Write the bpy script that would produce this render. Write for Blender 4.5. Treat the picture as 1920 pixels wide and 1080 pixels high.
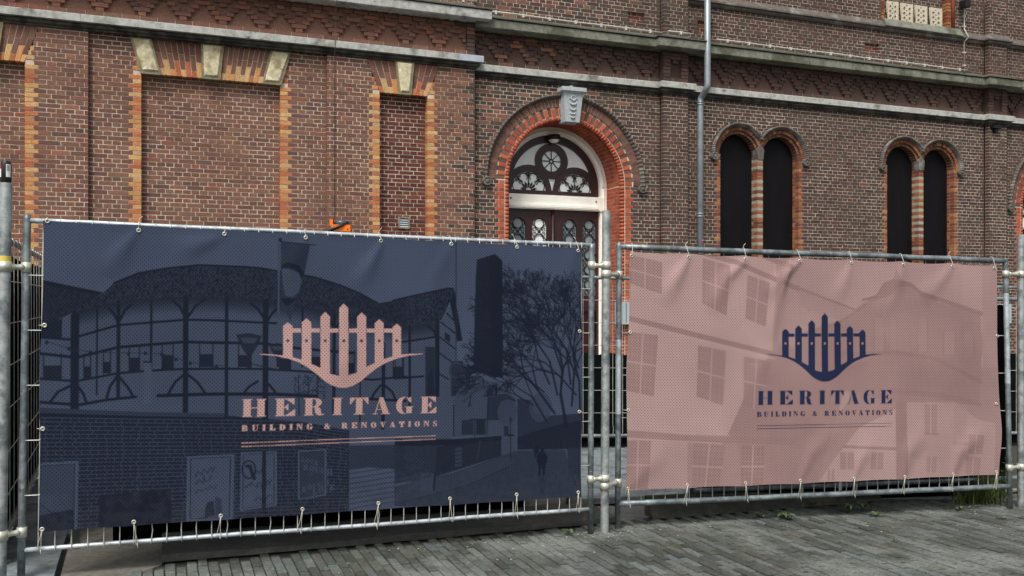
import bpy, bmesh, math, random
import numpy as np
from mathutils import Vector, Matrix

# ------------------------------------------------------------------ clear
for o in list(bpy.data.objects):
    bpy.data.objects.remove(o, do_unlink=True)
scene = bpy.context.scene
COL = scene.collection
random.seed(7)
RNG = np.random.default_rng(11)

# ------------------------------------------------------------------ camera
F = 1700.0            # focal length in photo pixels (1920 wide)
HOR = 575.0           # horizon row
CAMZ = 1.575
cam_d = bpy.data.cameras.new('camera')
cam = bpy.data.objects.new('camera', cam_d)
COL.objects.link(cam)
cam_d.sensor_width = 36.0
cam_d.lens = F / 1920.0 * 36.0
cam_d.shift_y = (HOR - 540.0) / 1920.0
cam_d.clip_end = 2000.0
cam.location = (0, 0, CAMZ)
cam.rotation_euler = (math.radians(90), 0, 0)
scene.camera = cam

# ------------------------------------------------------------------ sky, sun, exposure
SUN_EL, SUN_AZ = math.radians(55), math.radians(-162)   # azimuth from +Y, clockwise
world = bpy.data.worlds.new('World')
scene.world = world
world.use_nodes = True
wn = world.node_tree
bg = wn.nodes['Background']
sky = wn.nodes.new('ShaderNodeTexSky')
sky.sky_type = 'NISHITA'
sky.sun_disc = False
sky.sun_elevation = SUN_EL
sky.sun_rotation = SUN_AZ
sky.air_density = 1.0
sky.dust_density = 4.0
hs = wn.nodes.new('ShaderNodeHueSaturation')
hs.inputs['Saturation'].default_value = 0.35
wn.links.new(sky.outputs[0], hs.inputs['Color'])
wn.links.new(hs.outputs[0], bg.inputs['Color'])
bg.inputs['Strength'].default_value = 0.07
sun_d = bpy.data.lights.new('sun', 'SUN')
sun_d.energy = 1.4
sun_d.angle = math.radians(18)
sun_d.color = (1.0, 0.97, 0.93)
sun = bpy.data.objects.new('sun', sun_d)
COL.objects.link(sun)
sdir = Vector((math.sin(SUN_AZ) * math.cos(SUN_EL), math.cos(SUN_AZ) * math.cos(SUN_EL), math.sin(SUN_EL)))
sun.location = sdir * 50
sun.rotation_euler = (-sdir).to_track_quat('-Z', 'Y').to_euler()
scene.render.engine = 'CYCLES'
scene.view_settings.view_transform = 'Standard'
scene.view_settings.look = 'None'
scene.view_settings.gamma = 1.0
scene.view_settings.use_curve_mapping = False
scene.view_settings.exposure = 1.15

# ------------------------------------------------------------------ helpers
def lin(r, g=None, b=None):
    if g is None:
        r, g, b = r
    f = lambda c: (c / 255 / 12.92) if c <= 10.3 else ((c / 255 + 0.055) / 1.055) ** 2.4
    return (f(r), f(g), f(b))

def at(px, py, Y):
    return Vector(((px - 960) / F * Y, Y, CAMZ + (HOR - py) / F * Y))

def proj(p):
    return 960 + F * p[0] / p[1], HOR - F * (p[2] - CAMZ) / p[1]

def gz(x):
    return -0.018 * x

def on_ground(px, py):
    # ray / sloping ground plane z = -0.018 x
    dx, dz = (px - 960) / F, (HOR - py) / F
    t = -CAMZ / (dz + 0.018 * dx)
    return Vector((dx * t, t, CAMZ + dz * t))

class MB:
    def __init__(s):
        s.v, s.f, s.c, s.sm = [], [], [], []
    def add(s, vs, fs, col=None, smooth=False):
        b = len(s.v)
        s.v.extend([tuple(p) for p in vs])
        s.f.extend([tuple(i + b for i in f) for f in fs])
        s.sm.extend([smooth] * len(fs))
        s.c.extend([col or (1, 1, 1)] * len(vs))
        return s
    def hexa(s, p, col=None, back=False):
        # p: 0-3 front (bl, br, tr, tl), 4-7 back
        fs = [(0, 1, 2, 3), (0, 4, 5, 1), (1, 5, 6, 2), (2, 6, 7, 3), (3, 7, 4, 0)]
        if back:
            fs.append((7, 6, 5, 4))
        return s.add(p, fs, col)
    def box(s, x0, x1, y0, y1, z0, z1, col=None):
        return s.hexa([(x0, y0, z0), (x1, y0, z0), (x1, y0, z1), (x0, y0, z1),
                       (x0, y1, z0), (x1, y1, z0), (x1, y1, z1), (x0, y1, z1)], col, True)
    def tube(s, path, r, n=10, caps=True, col=None):
        P = [Vector(p) for p in path]
        rs = r if isinstance(r, (list, tuple)) else [r] * len(P)
        rings = []
        up = None
        for i, p in enumerate(P):
            d = (P[min(i + 1, len(P) - 1)] - P[max(i - 1, 0)])
            d = d.normalized() if d.length > 1e-9 else Vector((0, 0, 1))
            if up is None:
                a = Vector((0, 0, 1)) if abs(d.z) < 0.9 else Vector((1, 0, 0))
                up = d.cross(a).normalized()
            else:
                up = (up - d * up.dot(d))
                up = up.normalized() if up.length > 1e-6 else d.orthogonal().normalized()
            w = d.cross(up)
            rings.append([p + (up * math.cos(2 * math.pi * k / n) + w * math.sin(2 * math.pi * k / n)) * rs[i] for k in range(n)])
        vs = [q for rg in rings for q in rg]
        fs = []
        for i in range(len(P) - 1):
            for k in range(n):
                fs.append((i * n + k, i * n + (k + 1) % n, (i + 1) * n + (k + 1) % n, (i + 1) * n + k))
        s.add(vs, fs, col, True)
        if caps:
            b = len(s.v) - len(vs)
            s.f.append(tuple(b + k for k in range(n))[::-1]); s.sm.append(False)
            b2 = b + (len(P) - 1) * n
            s.f.append(tuple(b2 + k for k in range(n))); s.sm.append(False)
        return s
    def lathe(s, prof, c, axis='z', n=16, col=None):
        # prof: list of (r, h)
        vs, fs = [], []
        for r, h in prof:
            for k in range(n):
                a = 2 * math.pi * k / n
                x, y = r * math.cos(a), r * math.sin(a)
                q = {'z': (x, y, h), 'y': (x, h, y), 'x': (h, x, y)}[axis]
                vs.append((c[0] + q[0], c[1] + q[1], c[2] + q[2]))
        for i in range(len(prof) - 1):
            for k in range(n):
                fs.append((i * n + k, i * n + (k + 1) % n, (i + 1) * n + (k + 1) % n, (i + 1) * n + k))
        return s.add(vs, fs, col, True)
    def prism(s, poly, y0, y1, col=None):
        # poly in (x, z), extruded along y
        n = len(poly)
        vs = [(x, y0, z) for x, z in poly] + [(x, y1, z) for x, z in poly]
        fs = [tuple(range(n)), tuple(range(2 * n - 1, n - 1, -1))]
        fs += [(i, i + n, (i + 1) % n + n, (i + 1) % n) for i in range(n)]
        return s.add(vs, fs, col)
    def shift(s, off):
        s.v = [(a - off[0], b - off[1], c - off[2]) for a, b, c in s.v]
        return s
    def mesh(s, name):
        m = bpy.data.meshes.new(name)
        m.from_pydata(s.v, [], s.f)
        m.polygons.foreach_set('use_smooth', s.sm)
        ca = m.color_attributes.new('tint', 'FLOAT_COLOR', 'POINT')
        ca.data.foreach_set('color', np.array([(c[0], c[1], c[2], 1.0) for c in s.c], dtype=np.float32).ravel())
        m.update()
        return m

def link(name, data, mat=None, parent=None, loc=None):
    o = bpy.data.objects.new(name, data)
    COL.objects.link(o)
    if parent is not None:
        o.parent = parent
    if loc is not None:
        o.location = loc
    if mat is not None and data is not None and not data.materials:
        data.materials.append(mat)
    return o

def obj(name, mb, mat, parent=None, off=None):
    if off is not None:
        mb.shift(off)
    return link(name, mb.mesh(name), mat, parent)

def tag(o, label=None, cat=None, group=None, kind=None):
    if label: o['label'] = label
    if cat: o['category'] = cat
    if group: o['group'] = group
    if kind: o['kind'] = kind
    return o

def empty(name, loc=(0, 0, 0), rz=0.0):
    o = bpy.data.objects.new(name, None)
    COL.objects.link(o)
    o.location = loc
    o.rotation_euler = (0, 0, rz)
    o.empty_display_size = 0.2
    return o

def filled(name, loops, y, depth, mat, parent):
    """flat piece with holes from closed (x,z) loops, thickness depth, front at y"""
    cu = bpy.data.curves.new(name, 'CURVE')
    cu.dimensions = '2D'
    cu.fill_mode = 'BOTH'
    cu.extrude = depth / 2
    for lp in loops:
        sp = cu.splines.new('POLY')
        sp.points.add(len(lp) - 1)
        for i, (x, z) in enumerate(lp):
            sp.points[i].co = (x, z, 0, 1)
        sp.use_cyclic_u = True
    t = bpy.data.objects.new(name + '_tmp', cu)
    COL.objects.link(t)
    dg = bpy.context.evaluated_depsgraph_get()
    me = bpy.data.meshes.new_from_object(t.evaluated_get(dg))
    bpy.data.objects.remove(t, do_unlink=True)
    me.transform(Matrix(((1, 0, 0, 0), (0, 0, -1, y + depth / 2), (0, 1, 0, 0), (0, 0, 0, 1))))
    me.name = name
    return link(name, me, mat, parent)

def arc(cx, cz, r, a0, a1, n):
    return [(cx + r * math.cos(math.radians(a0 + (a1 - a0) * i / n)), cz + r * math.sin(math.radians(a0 + (a1 - a0) * i / n))) for i in range(n + 1)]

# ------------------------------------------------------------------ materials
def material(name, base=(0.5, 0.5, 0.5), rough=0.7, metal=0.0, src='plain', n_scale=8.0, n_amt=0.25,
             bump=0.0, b_scale=60.0, second=None, s_scale=2.0, s_lo=0.45, s_hi=0.62, third=None, t_scale=14.0, t_lo=.6, t_hi=.7, spec=0.5, sep=None):
    m = bpy.data.materials.new(name)
    m.use_nodes = True
    nt = m.node_tree
    N, L = nt.nodes, nt.links
    bs = N['Principled BSDF']
    bs.inputs['Roughness'].default_value = rough
    bs.inputs['Metallic'].default_value = metal
    bs.inputs['Specular IOR Level'].default_value = spec
    geo = N.new('ShaderNodeNewGeometry')
    pos = geo.outputs['Position']
    if sep:
        mp = N.new('ShaderNodeMapping'); mp.inputs['Scale'].default_value = sep
        L.new(pos, mp.inputs['Vector']); pos = mp.outputs[0]
    def noise(sc, det=4.0):
        n = N.new('ShaderNodeTexNoise')
        n.inputs['Scale'].default_value = sc
        n.inputs['Detail'].default_value = det
        n.inputs['Roughness'].default_value = 0.62
        L.new(pos, n.inputs['Vector'])
        return n
    def mix(fac, a, b, mode='MIX'):
        x = N.new('ShaderNodeMix'); x.data_type = 'RGBA'; x.blend_type = mode
        if isinstance(fac, float): x.inputs['Factor'].default_value = fac
        else: L.new(fac, x.inputs['Factor'])
        for i, v in ((6, a), (7, b)):
            if isinstance(v, tuple): x.inputs[i].default_value = (*v, 1.0)
            else: L.new(v, x.inputs[i])
        return x.outputs[2]
    def ramp(f, lo, hi, a=0.0, b=1.0):
        r = N.new('ShaderNodeMapRange')
        r.interpolation_type = 'SMOOTHSTEP'
        r.inputs[1].default_value = lo; r.inputs[2].default_value = hi
        r.inputs[3].default_value = a; r.inputs[4].default_value = b
        L.new(f, r.inputs[0])
        return r.outputs[0]
    if src == 'attr':
        a = N.new('ShaderNodeAttribute'); a.attribute_name = 'tint'
        colr = a.outputs['Color']
    elif src == 'obj':
        a = N.new('ShaderNodeObjectInfo'); colr = a.outputs['Color']
    else:
        colr = tuple(base)
    if second is not None:
        colr = mix(ramp(noise(s_scale).outputs['Fac'], s_lo, s_hi), colr, tuple(second))
    if third is not None:
        colr = mix(ramp(noise(t_scale, 6).outputs['Fac'], t_lo, t_hi), colr, tuple(third))
    if n_amt > 0:
        v = ramp(noise(n_scale, 8).outputs['Fac'], 0.25, 0.75, 1 - n_amt, 1 + n_amt)
        comb = N.new('ShaderNodeCombineColor')
        for i in range(3): L.new(v, comb.inputs[i])
        colr = mix(1.0, colr, comb.outputs[0], 'MULTIPLY')
    if isinstance(colr, tuple): bs.inputs['Base Color'].default_value = (*colr, 1.0)
    else: L.new(colr, bs.inputs['Base Color'])
    if bump > 0:
        b = N.new('ShaderNodeBump')
        b.inputs['Strength'].default_value = 1.0
        b.inputs['Distance'].default_value = bump
        L.new(noise(b_scale, 5).outputs['Fac'], b.inputs['Height'])
        L.new(b.outputs[0], bs.inputs['Normal'])
    return m

M = {}
def brickmats(key, **kw):
    M[key] = material(key, src='attr', **kw)
    M[key + '_piece'] = material(key + '_piece', src='obj', **kw)
brickmats('brick', rough=0.88, n_scale=70, n_amt=0.42, bump=0.004, b_scale=110, third=lin(150, 128, 112), t_scale=30, t_lo=.67, t_hi=.76, spec=.25)
brickmats('paver', rough=0.85, n_scale=45, n_amt=0.35, bump=0.004, b_scale=90, second=lin(110, 114, 108), s_scale=1.3, s_lo=.46, s_hi=.68, spec=.3)
M['mortar'] = material('mortar', lin(208, 194, 174), 0.95, n_scale=18, n_amt=.2, bump=.002, b_scale=150, second=lin(182, 164, 143), s_scale=.9, s_lo=.42, s_hi=.62)
M['stone_grey'] = material('stone_grey', lin(168, 168, 162), .9, n_scale=14, n_amt=.25, bump=.004, b_scale=60, second=lin(112, 112, 104), s_scale=3, s_lo=.52, s_hi=.7, third=lin(62, 60, 54), t_scale=9, t_lo=.62, t_hi=.72)
M['stone_moss'] = material('stone_moss', lin(118, 118, 106), .92, n_scale=14, n_amt=.3, bump=.004, b_scale=60, second=lin(84, 86, 70), s_scale=2.2, s_lo=.45, s_hi=.62, third=lin(54, 54, 46), t_scale=7, t_lo=.58, t_hi=.7)
M['lead_moss'] = material('lead_moss', lin(84, 84, 74), .85, n_scale=12, n_amt=.3, bump=.003, b_scale=50, second=lin(66, 72, 54), s_scale=2, s_lo=.45, s_hi=.65)
M['zinc_new'] = material('zinc_new', lin(172, 180, 188), .55, .3, n_scale=9, n_amt=.15)
M['stone_cream'] = material('stone_cream', lin(196, 186, 152), .9, n_scale=18, n_amt=.25, bump=.004, b_scale=60, second=lin(150, 138, 104), s_scale=5, s_lo=.5, s_hi=.68, third=lin(222, 214, 190), t_scale=11, t_lo=.58, t_hi=.66)
M['stone_edge'] = material('stone_edge', lin(128, 118, 92), .9, n_scale=14, n_amt=.35, bump=.003, b_scale=60)
M['key_grey'] = material('key_grey', lin(170, 176, 178), .7, n_scale=20, n_amt=.15, bump=.002, b_scale=70)
M['hood'] = material('hood', lin(92, 84, 78), .9, n_scale=20, n_amt=.3, bump=.003, b_scale=70, second=lin(124, 122, 116), s_scale=4, s_lo=.5, s_hi=.65)
M['soot_shade'] = material('soot_shade', lin(74, 70, 62), .95, n_scale=14, n_amt=.4, second=lin(40, 38, 34), s_scale=5, s_lo=.42, s_hi=.58, third=lin(150, 146, 134), t_scale=16, t_lo=.66, t_hi=.72)  # sooty string roll, with the ledge's shadow also painted into its dark colour
M['cream'] = material('cream', lin(246, 242, 230), .5, n_scale=6, n_amt=.06)
M['brown'] = material('brown', lin(54, 24, 23), .38, n_scale=10, n_amt=.25, second=lin(40, 20, 20), s_scale=3)
M['pane_white'] = material('pane_white', lin(246, 249, 246), .2, n_scale=5, n_amt=.08)
M['pane_grey'] = material('pane_grey', lin(128, 138, 140), .2, n_scale=6, n_amt=.25)
M['iron'] = material('iron', lin(28, 28, 30), .5, .3, n_amt=.1)
M['board_black'] = material('board_black', lin(15, 13, 16), .6, spec=.15, n_scale=3, n_amt=.3, sep=(3, 3, .5))
M['pipe_zinc'] = material('pipe_zinc', lin(140, 148, 151), .4, .4, n_scale=7, n_amt=.18)
M['conduit'] = material('conduit', lin(190, 188, 178), .6, n_amt=.12)
M['galv'] = material('galv', lin(172, 178, 176), .42, .55, n_scale=26, n_amt=.28, second=lin(120, 128, 128), s_scale=7, s_lo=.45, s_hi=.62, bump=.0006, b_scale=60, third=lin(92, 92, 86), t_scale=22, t_lo=.66, t_hi=.74)
M['galv_dark'] = material('galv_dark', lin(140, 149, 151), .48, .5, n_scale=30, n_amt=.3, second=lin(104, 112, 115), s_scale=8, s_lo=.42, s_hi=.6, bump=.0006, b_scale=60, third=lin(168, 172, 170), t_scale=12, t_lo=.62, t_hi=.72)
M['galv_light'] = material('galv_light', lin(196, 204, 208), .4, .45, n_scale=22, n_amt=.22, second=lin(150, 158, 160), s_scale=6, s_lo=.5, s_hi=.66, third=lin(70, 70, 66), t_scale=26, t_lo=.69, t_hi=.75)
M['clamp'] = material('clamp', lin(196, 195, 180), .4, .5, n_scale=20, n_amt=.2)
M['wire'] = material('wire', lin(186, 188, 180), .45, .3, n_scale=20, n_amt=.25)
M['tie'] = material('tie', lin(196, 194, 180), .45, n_amt=.08)
M['scrim'] = material('scrim', lin(7, 8, 8), .95, spec=.02, n_scale=10, n_amt=.4)
M['scrim_green'] = material('scrim_green', lin(11, 17, 16), .95, spec=.05, n_scale=6, n_amt=.4)
M['rubber'] = material('rubber', lin(64, 64, 60), .82, n_scale=22, n_amt=.3, bump=.004, b_scale=80, second=lin(82, 80, 73), s_scale=2.4, s_lo=.48, s_hi=.66, third=lin(150, 148, 138), t_scale=60, t_lo=.72, t_hi=.76)
M['asphalt'] = material('asphalt', lin(92, 94, 92), .92, n_scale=25, n_amt=.3, bump=.004, b_scale=120, second=lin(70, 70, 66), s_scale=1.0, s_lo=.45, s_hi=.65)
M['slab'] = material('slab', lin(100, 97, 89), .9, n_scale=25, n_amt=.28, bump=.003, b_scale=110, second=lin(74, 72, 66), s_scale=1.8, s_lo=.45, s_hi=.62)
M['slab_blue'] = material('slab_blue', lin(112, 120, 122), .9, n_scale=20, n_amt=.28, bump=.003, b_scale=90, second=lin(84, 90, 92), s_scale=2.6, s_lo=.45, s_hi=.62)
M['joint_sand'] = material('joint_sand', lin(52, 51, 44), .95, n_scale=30, n_amt=.4, second=lin(176, 168, 150), s_scale=1.5, s_lo=.58, s_hi=.68)
M['checker'] = material('checker', lin(66, 66, 60), .6, .3, n_scale=14, n_amt=.35, second=lin(92, 86, 68), s_scale=4, s_lo=.5, s_hi=.66)
M['grass'] = material('grass', src='attr', rough=.7, n_scale=9, n_amt=.3, spec=.3)
M['pebble'] = material('pebble', lin(150, 147, 137), .9, n_scale=9, n_amt=.35)
M['sand'] = material('sand', lin(178, 170, 152), .95, n_scale=40, n_amt=.35)
M['orange'] = material('orange', lin(240, 120, 24), .45, n_amt=.1)
M['black'] = material('black', lin(20, 20, 22), .4, n_amt=.1)
M['lamp_lens'] = material('lamp_lens', lin(70, 76, 82), .25, n_amt=.1)
M['white'] = material('white', lin(226, 226, 222), .5, n_amt=.05)
M['red'] = material('red', lin(190, 30, 40), .5, n_amt=.05)
M['yellow'] = material('yellow', lin(214, 190, 90), .5, n_amt=.1)
M['box_grey'] = material('box_grey', lin(170, 178, 182), .5, n_amt=.08)
M['wood'] = material('wood', lin(170, 138, 96), .7, n_scale=8, n_amt=.25, sep=(1, 1, 8))
M['terracotta'] = material('terracotta', lin(196, 186, 164), .8, n_scale=20, n_amt=.15)

def banner_mat(name):
    m = bpy.data.materials.new(name)
    m.use_nodes = True
    N, L = m.node_tree.nodes, m.node_tree.links
    bs = N['Principled BSDF']
    bs.inputs['Roughness'].default_value = .7
    bs.inputs['Specular IOR Level'].default_value = .1
    a = N.new('ShaderNodeAttribute'); a.attribute_name = 'print'
    uv = N.new('ShaderNodeUVMap'); uv.uv_map = 'cloth'
    sep = N.new('ShaderNodeSeparateXYZ'); L.new(uv.outputs[0], sep.inputs[0])
    PX, PY = 0.0216, 0.0224
    def math_(op, a_, b_=None):
        n = N.new('ShaderNodeMath'); n.operation = op
        for i, v in enumerate((a_, b_)):
            if v is None: continue
            if isinstance(v, (int, float)): n.inputs[i].default_value = v
            else: L.new(v, n.inputs[i])
        return n.outputs[0]
    dots = None
    for ox, oy in ((0, 0), (.5, .5)):
        x = math_('SUBTRACT', math_('FRACT', math_('ADD', math_('DIVIDE', sep.outputs[0], PX), ox)), .5)
        y = math_('SUBTRACT', math_('FRACT', math_('ADD', math_('DIVIDE', sep.outputs[1], PY), oy)), .5)
        d = math_('SQRT', math_('ADD', math_('POWER', x, 2), math_('POWER', y, 2)))
        r = N.new('ShaderNodeMapRange'); r.interpolation_type = 'SMOOTHSTEP'
        r.inputs[1].default_value = .10; r.inputs[2].default_value = .18
        r.inputs[3].default_value = 1; r.inputs[4].default_value = 0
        L.new(d, r.inputs[0])
        dots = r.outputs[0] if dots is None else math_('MAXIMUM', dots, r.outputs[0])
    dark = N.new('ShaderNodeMix'); dark.data_type = 'RGBA'; dark.blend_type = 'MULTIPLY'
    dark.inputs['Factor'].default_value = 1.0
    L.new(a.outputs['Color'], dark.inputs[6])
    dark.inputs[7].default_value = (.26, .24, .28, 1)
    mx = N.new('ShaderNodeMix'); mx.data_type = 'RGBA'
    L.new(dots, mx.inputs['Factor'])
    L.new(a.outputs['Color'], mx.inputs[6]); L.new(dark.outputs[2], mx.inputs[7])
    dn = N.new('ShaderNodeTexNoise'); dn.inputs['Scale'].default_value = 1.6; dn.inputs['Detail'].default_value = 8
    L.new(uv.outputs[0], dn.inputs['Vector'])
    dr = N.new('ShaderNodeMapRange'); dr.inputs[1].default_value = .3; dr.inputs[2].default_value = .7; dr.inputs[3].default_value = .88; dr.inputs[4].default_value = 1.1
    L.new(dn.outputs['Fac'], dr.inputs[0])
    cc = N.new('ShaderNodeCombineColor')
    for i in range(3): L.new(dr.outputs[0], cc.inputs[i])
    dm = N.new('ShaderNodeMix'); dm.data_type = 'RGBA'; dm.blend_type = 'MULTIPLY'; dm.inputs['Factor'].default_value = 1
    L.new(mx.outputs[2], dm.inputs[6]); L.new(cc.outputs[0], dm.inputs[7])
    # splashed dirt towards the lower hem
    sp = N.new('ShaderNodeTexNoise'); sp.inputs['Scale'].default_value = 22; sp.inputs['Detail'].default_value = 6
    L.new(uv.outputs[0], sp.inputs['Vector'])
    lowr = N.new('ShaderNodeMapRange'); lowr.inputs[1].default_value = .0; lowr.inputs[2].default_value = .35; lowr.inputs[3].default_value = .22; lowr.inputs[4].default_value = -.06
    L.new(sep.outputs[1], lowr.inputs[0])
    spm = math_('MAXIMUM', math_('MULTIPLY', math_('SUBTRACT', math_('ADD', sp.outputs['Fac'], lowr.outputs[0]), .56), 1.4), 0.0)
    spc = math_('MINIMUM', math_('MULTIPLY', spm, .22), .05)
    dd = N.new('ShaderNodeMix'); dd.data_type = 'RGBA'
    L.new(spc, dd.inputs['Factor']); L.new(dm.outputs[2], dd.inputs[6]); dd.inputs[7].default_value = (*lin(108, 102, 92), 1)
    L.new(dd.outputs[2], bs.inputs['Base Color'])
    # woven relief
    wv = N.new('ShaderNodeTexNoise'); wv.inputs['Scale'].default_value = 400
    L.new(uv.outputs[0], wv.inputs['Vector'])
    b = N.new('ShaderNodeBump'); b.inputs['Distance'].default_value = .0006; b.inputs['Strength'].default_value = .6
    L.new(wv.outputs['Fac'], b.inputs['Height']); L.new(b.outputs[0], bs.inputs['Normal'])
    return m
M['banner'] = banner_mat('banner_print')

# ------------------------------------------------------------------ wall frame
ALPHA = math.atan(F / (5400 - 960))
A0 = Vector(((105 - 960) / F * 11.72, 11.72, 0))
EU = Vector((math.cos(ALPHA), math.sin(ALPHA), 0))
NN = Vector((math.sin(ALPHA), -math.cos(ALPHA), 0))

def uz(px, py, y=0.0):
    """photo pixel -> (u, z) on the wall-parallel plane at local depth y (into the wall)"""
    d = Vector(((px - 960) / F, 1, 0))
    t = (NN.dot(A0) - y) / NN.dot(d)
    u = (d * t - A0).dot(EU)
    return u, CAMZ + (HOR - py) / F * t

def U(px, y=0.0):
    return uz(px, 300, y)[0]

def wproj(u, y, z):
    p = A0 + EU * u - NN * y
    return proj((p.x, p.y, z))

def fence_top(px):
    return 411 + .0455 * px if px < 1130 else 462 + .035 * (px - 1165)

building = empty('brick_building', (A0.x, A0.y, 0), ALPHA)
tag(building, 'old red brown brick building with arched doorway and stone string courses behind the fence', 'building')

UNIT = None
def unit_box():
    global UNIT
    if UNIT is None:
        mb = MB(); mb.box(0, 1, 0, 1, 0, 1)
        UNIT = mb
    return UNIT
_unit_cache = {}
def unit_mesh(mat):
    if mat.name not in _unit_cache:
        me = unit_box().mesh('brick_block_' + mat.name)
        me.materials.append(mat)
        _unit_cache[mat.name] = me
    return _unit_cache[mat.name]

def emit(pieces, name, parent, mat_key, limit=300, rest_name=None, rest_parent=None):
    """pieces: ('b', x0,x1,y0,y1,z0,z1,col) boxes or ('w', 8 pts, col) wedges, in wall-local coordinates"""
    vis, rest = [], []
    for p in pieces:
        if p[0] == 'b':
            x0, x1, y0, y1, z0, z1 = p[1:7]
            a = wproj(x0, y0, z0); b = wproj(x1, y0, z1)
        else:
            a = wproj(*p[1][0]); b = wproj(*p[1][2])
        cx, cy = (a[0] + b[0]) / 2, (a[1] + b[1]) / 2
        if 5 < cx < 1915 and 3 < cy < fence_top(cx):
            vis.append((abs((b[0] - a[0]) * (b[1] - a[1])), p))
        else:
            rest.append(p)
    vis.sort(key=lambda t: -t[0])
    sel = [p for _, p in vis[:limit]]
    rest += [p for _, p in vis[limit:]]
    um = unit_mesh(M[mat_key + '_piece'])
    for p in sel:
        if p[0] == 'b':
            x0, x1, y0, y1, z0, z1, c = p[1:]
            o = link(name, um, None, parent)
            o.location = (x0, y0, z0)
            o.scale = (x1 - x0, y1 - y0, z1 - z0)
        else:
            c = p[2]
            mb = MB(); mb.hexa(p[1])
            o = link(name, mb.mesh(name), M[mat_key + '_piece'], parent)
        o.color = (*c, 1)
    if rest:
        mb = MB()
        for p in rest:
            if p[0] == 'b':
                x0, x1, y0, y1, z0, z1, c = p[1:]
                j = lambda: random.uniform(-.0014, .0014)
                mb.hexa([(x0 + j(), y0, z0 + j()), (x1 + j(), y0, z0 + j()), (x1 + j(), y0, z1 + j()), (x0 + j(), y0, z1 + j()),
                         (x0, y1, z0), (x1, y1, z0), (x1, y1, z1), (x0, y1, z1)], c)
            else:
                mb.hexa(p[1], p[2])
        o = obj(rest_name or name + '_field', mb, M[mat_key], rest_parent or parent)
        o['kind'] = 'stuff'

def jit(c, a=.12, h=.05):
    k = 1 + random.uniform(-a, a)
    return tuple(max(0.004, v * k * (1 + random.uniform(-h, h))) for v in c)

def smooth_noise(x, seed=0):
    i = math.floor(x); f = x - i
    r = lambda n: math.sin((n + seed * 57.3) * 127.1) * 43758.5453 % 1
    f = f * f * (3 - 2 * f)
    return r(i) * (1 - f) + r(i + 1) * f
def noise2(x, z, seed=0):
    i, k = math.floor(x), math.floor(z)
    fx, fz = x - i, z - k
    fx, fz = fx * fx * (3 - 2 * fx), fz * fz * (3 - 2 * fz)
    r = lambda a, b: (math.sin(a * 127.1 + b * 311.7 + seed * 74.7) * 43758.5453) % 1
    return (r(i, k) * (1 - fx) + r(i + 1, k) * fx) * (1 - fz) + (r(i, k + 1) * (1 - fx) + r(i + 1, k + 1) * fx) * fz

UC = U(890)
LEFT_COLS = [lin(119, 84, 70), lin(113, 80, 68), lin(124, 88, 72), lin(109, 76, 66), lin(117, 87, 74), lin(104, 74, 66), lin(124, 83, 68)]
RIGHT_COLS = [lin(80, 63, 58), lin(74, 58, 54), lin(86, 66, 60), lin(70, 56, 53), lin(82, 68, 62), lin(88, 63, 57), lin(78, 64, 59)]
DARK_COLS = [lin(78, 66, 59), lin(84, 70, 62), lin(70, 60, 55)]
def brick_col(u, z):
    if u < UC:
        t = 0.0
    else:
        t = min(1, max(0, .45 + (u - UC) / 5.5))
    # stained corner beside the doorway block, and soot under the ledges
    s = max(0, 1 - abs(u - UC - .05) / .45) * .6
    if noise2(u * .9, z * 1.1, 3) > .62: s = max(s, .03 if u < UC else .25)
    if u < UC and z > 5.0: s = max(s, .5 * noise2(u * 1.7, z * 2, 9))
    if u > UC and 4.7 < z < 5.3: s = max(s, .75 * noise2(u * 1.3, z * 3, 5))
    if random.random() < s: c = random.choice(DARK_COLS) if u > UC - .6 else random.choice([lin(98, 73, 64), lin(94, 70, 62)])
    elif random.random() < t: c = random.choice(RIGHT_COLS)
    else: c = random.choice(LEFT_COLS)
    if random.random() < .02: c = tuple(v * w for v, w in zip(c, (1.3, 1.08, 1.0)))
    return jit(c, .11, .04)

ORANGE_L = [lin(186, 132, 84), lin(176, 110, 72), lin(192, 148, 98), lin(168, 98, 66), lin(192, 154, 108), lin(182, 124, 80)]
RED_DOOR = [lin(166, 82, 58), lin(172, 90, 62), lin(156, 74, 54), lin(148, 78, 60), lin(176, 94, 68)]
ORANGE_R = [lin(148, 92, 60), lin(136, 80, 56), lin(156, 106, 70), lin(120, 70, 54), lin(108, 68, 56)]

CH = 0.06
BR, MO = [], []      # brick pieces, mortar strips (boxes)

def rect_holes(z, holes):
    out = []
    for h in holes:
        r = h(z)
        if r: out.append(r)
    return sorted(out)

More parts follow.
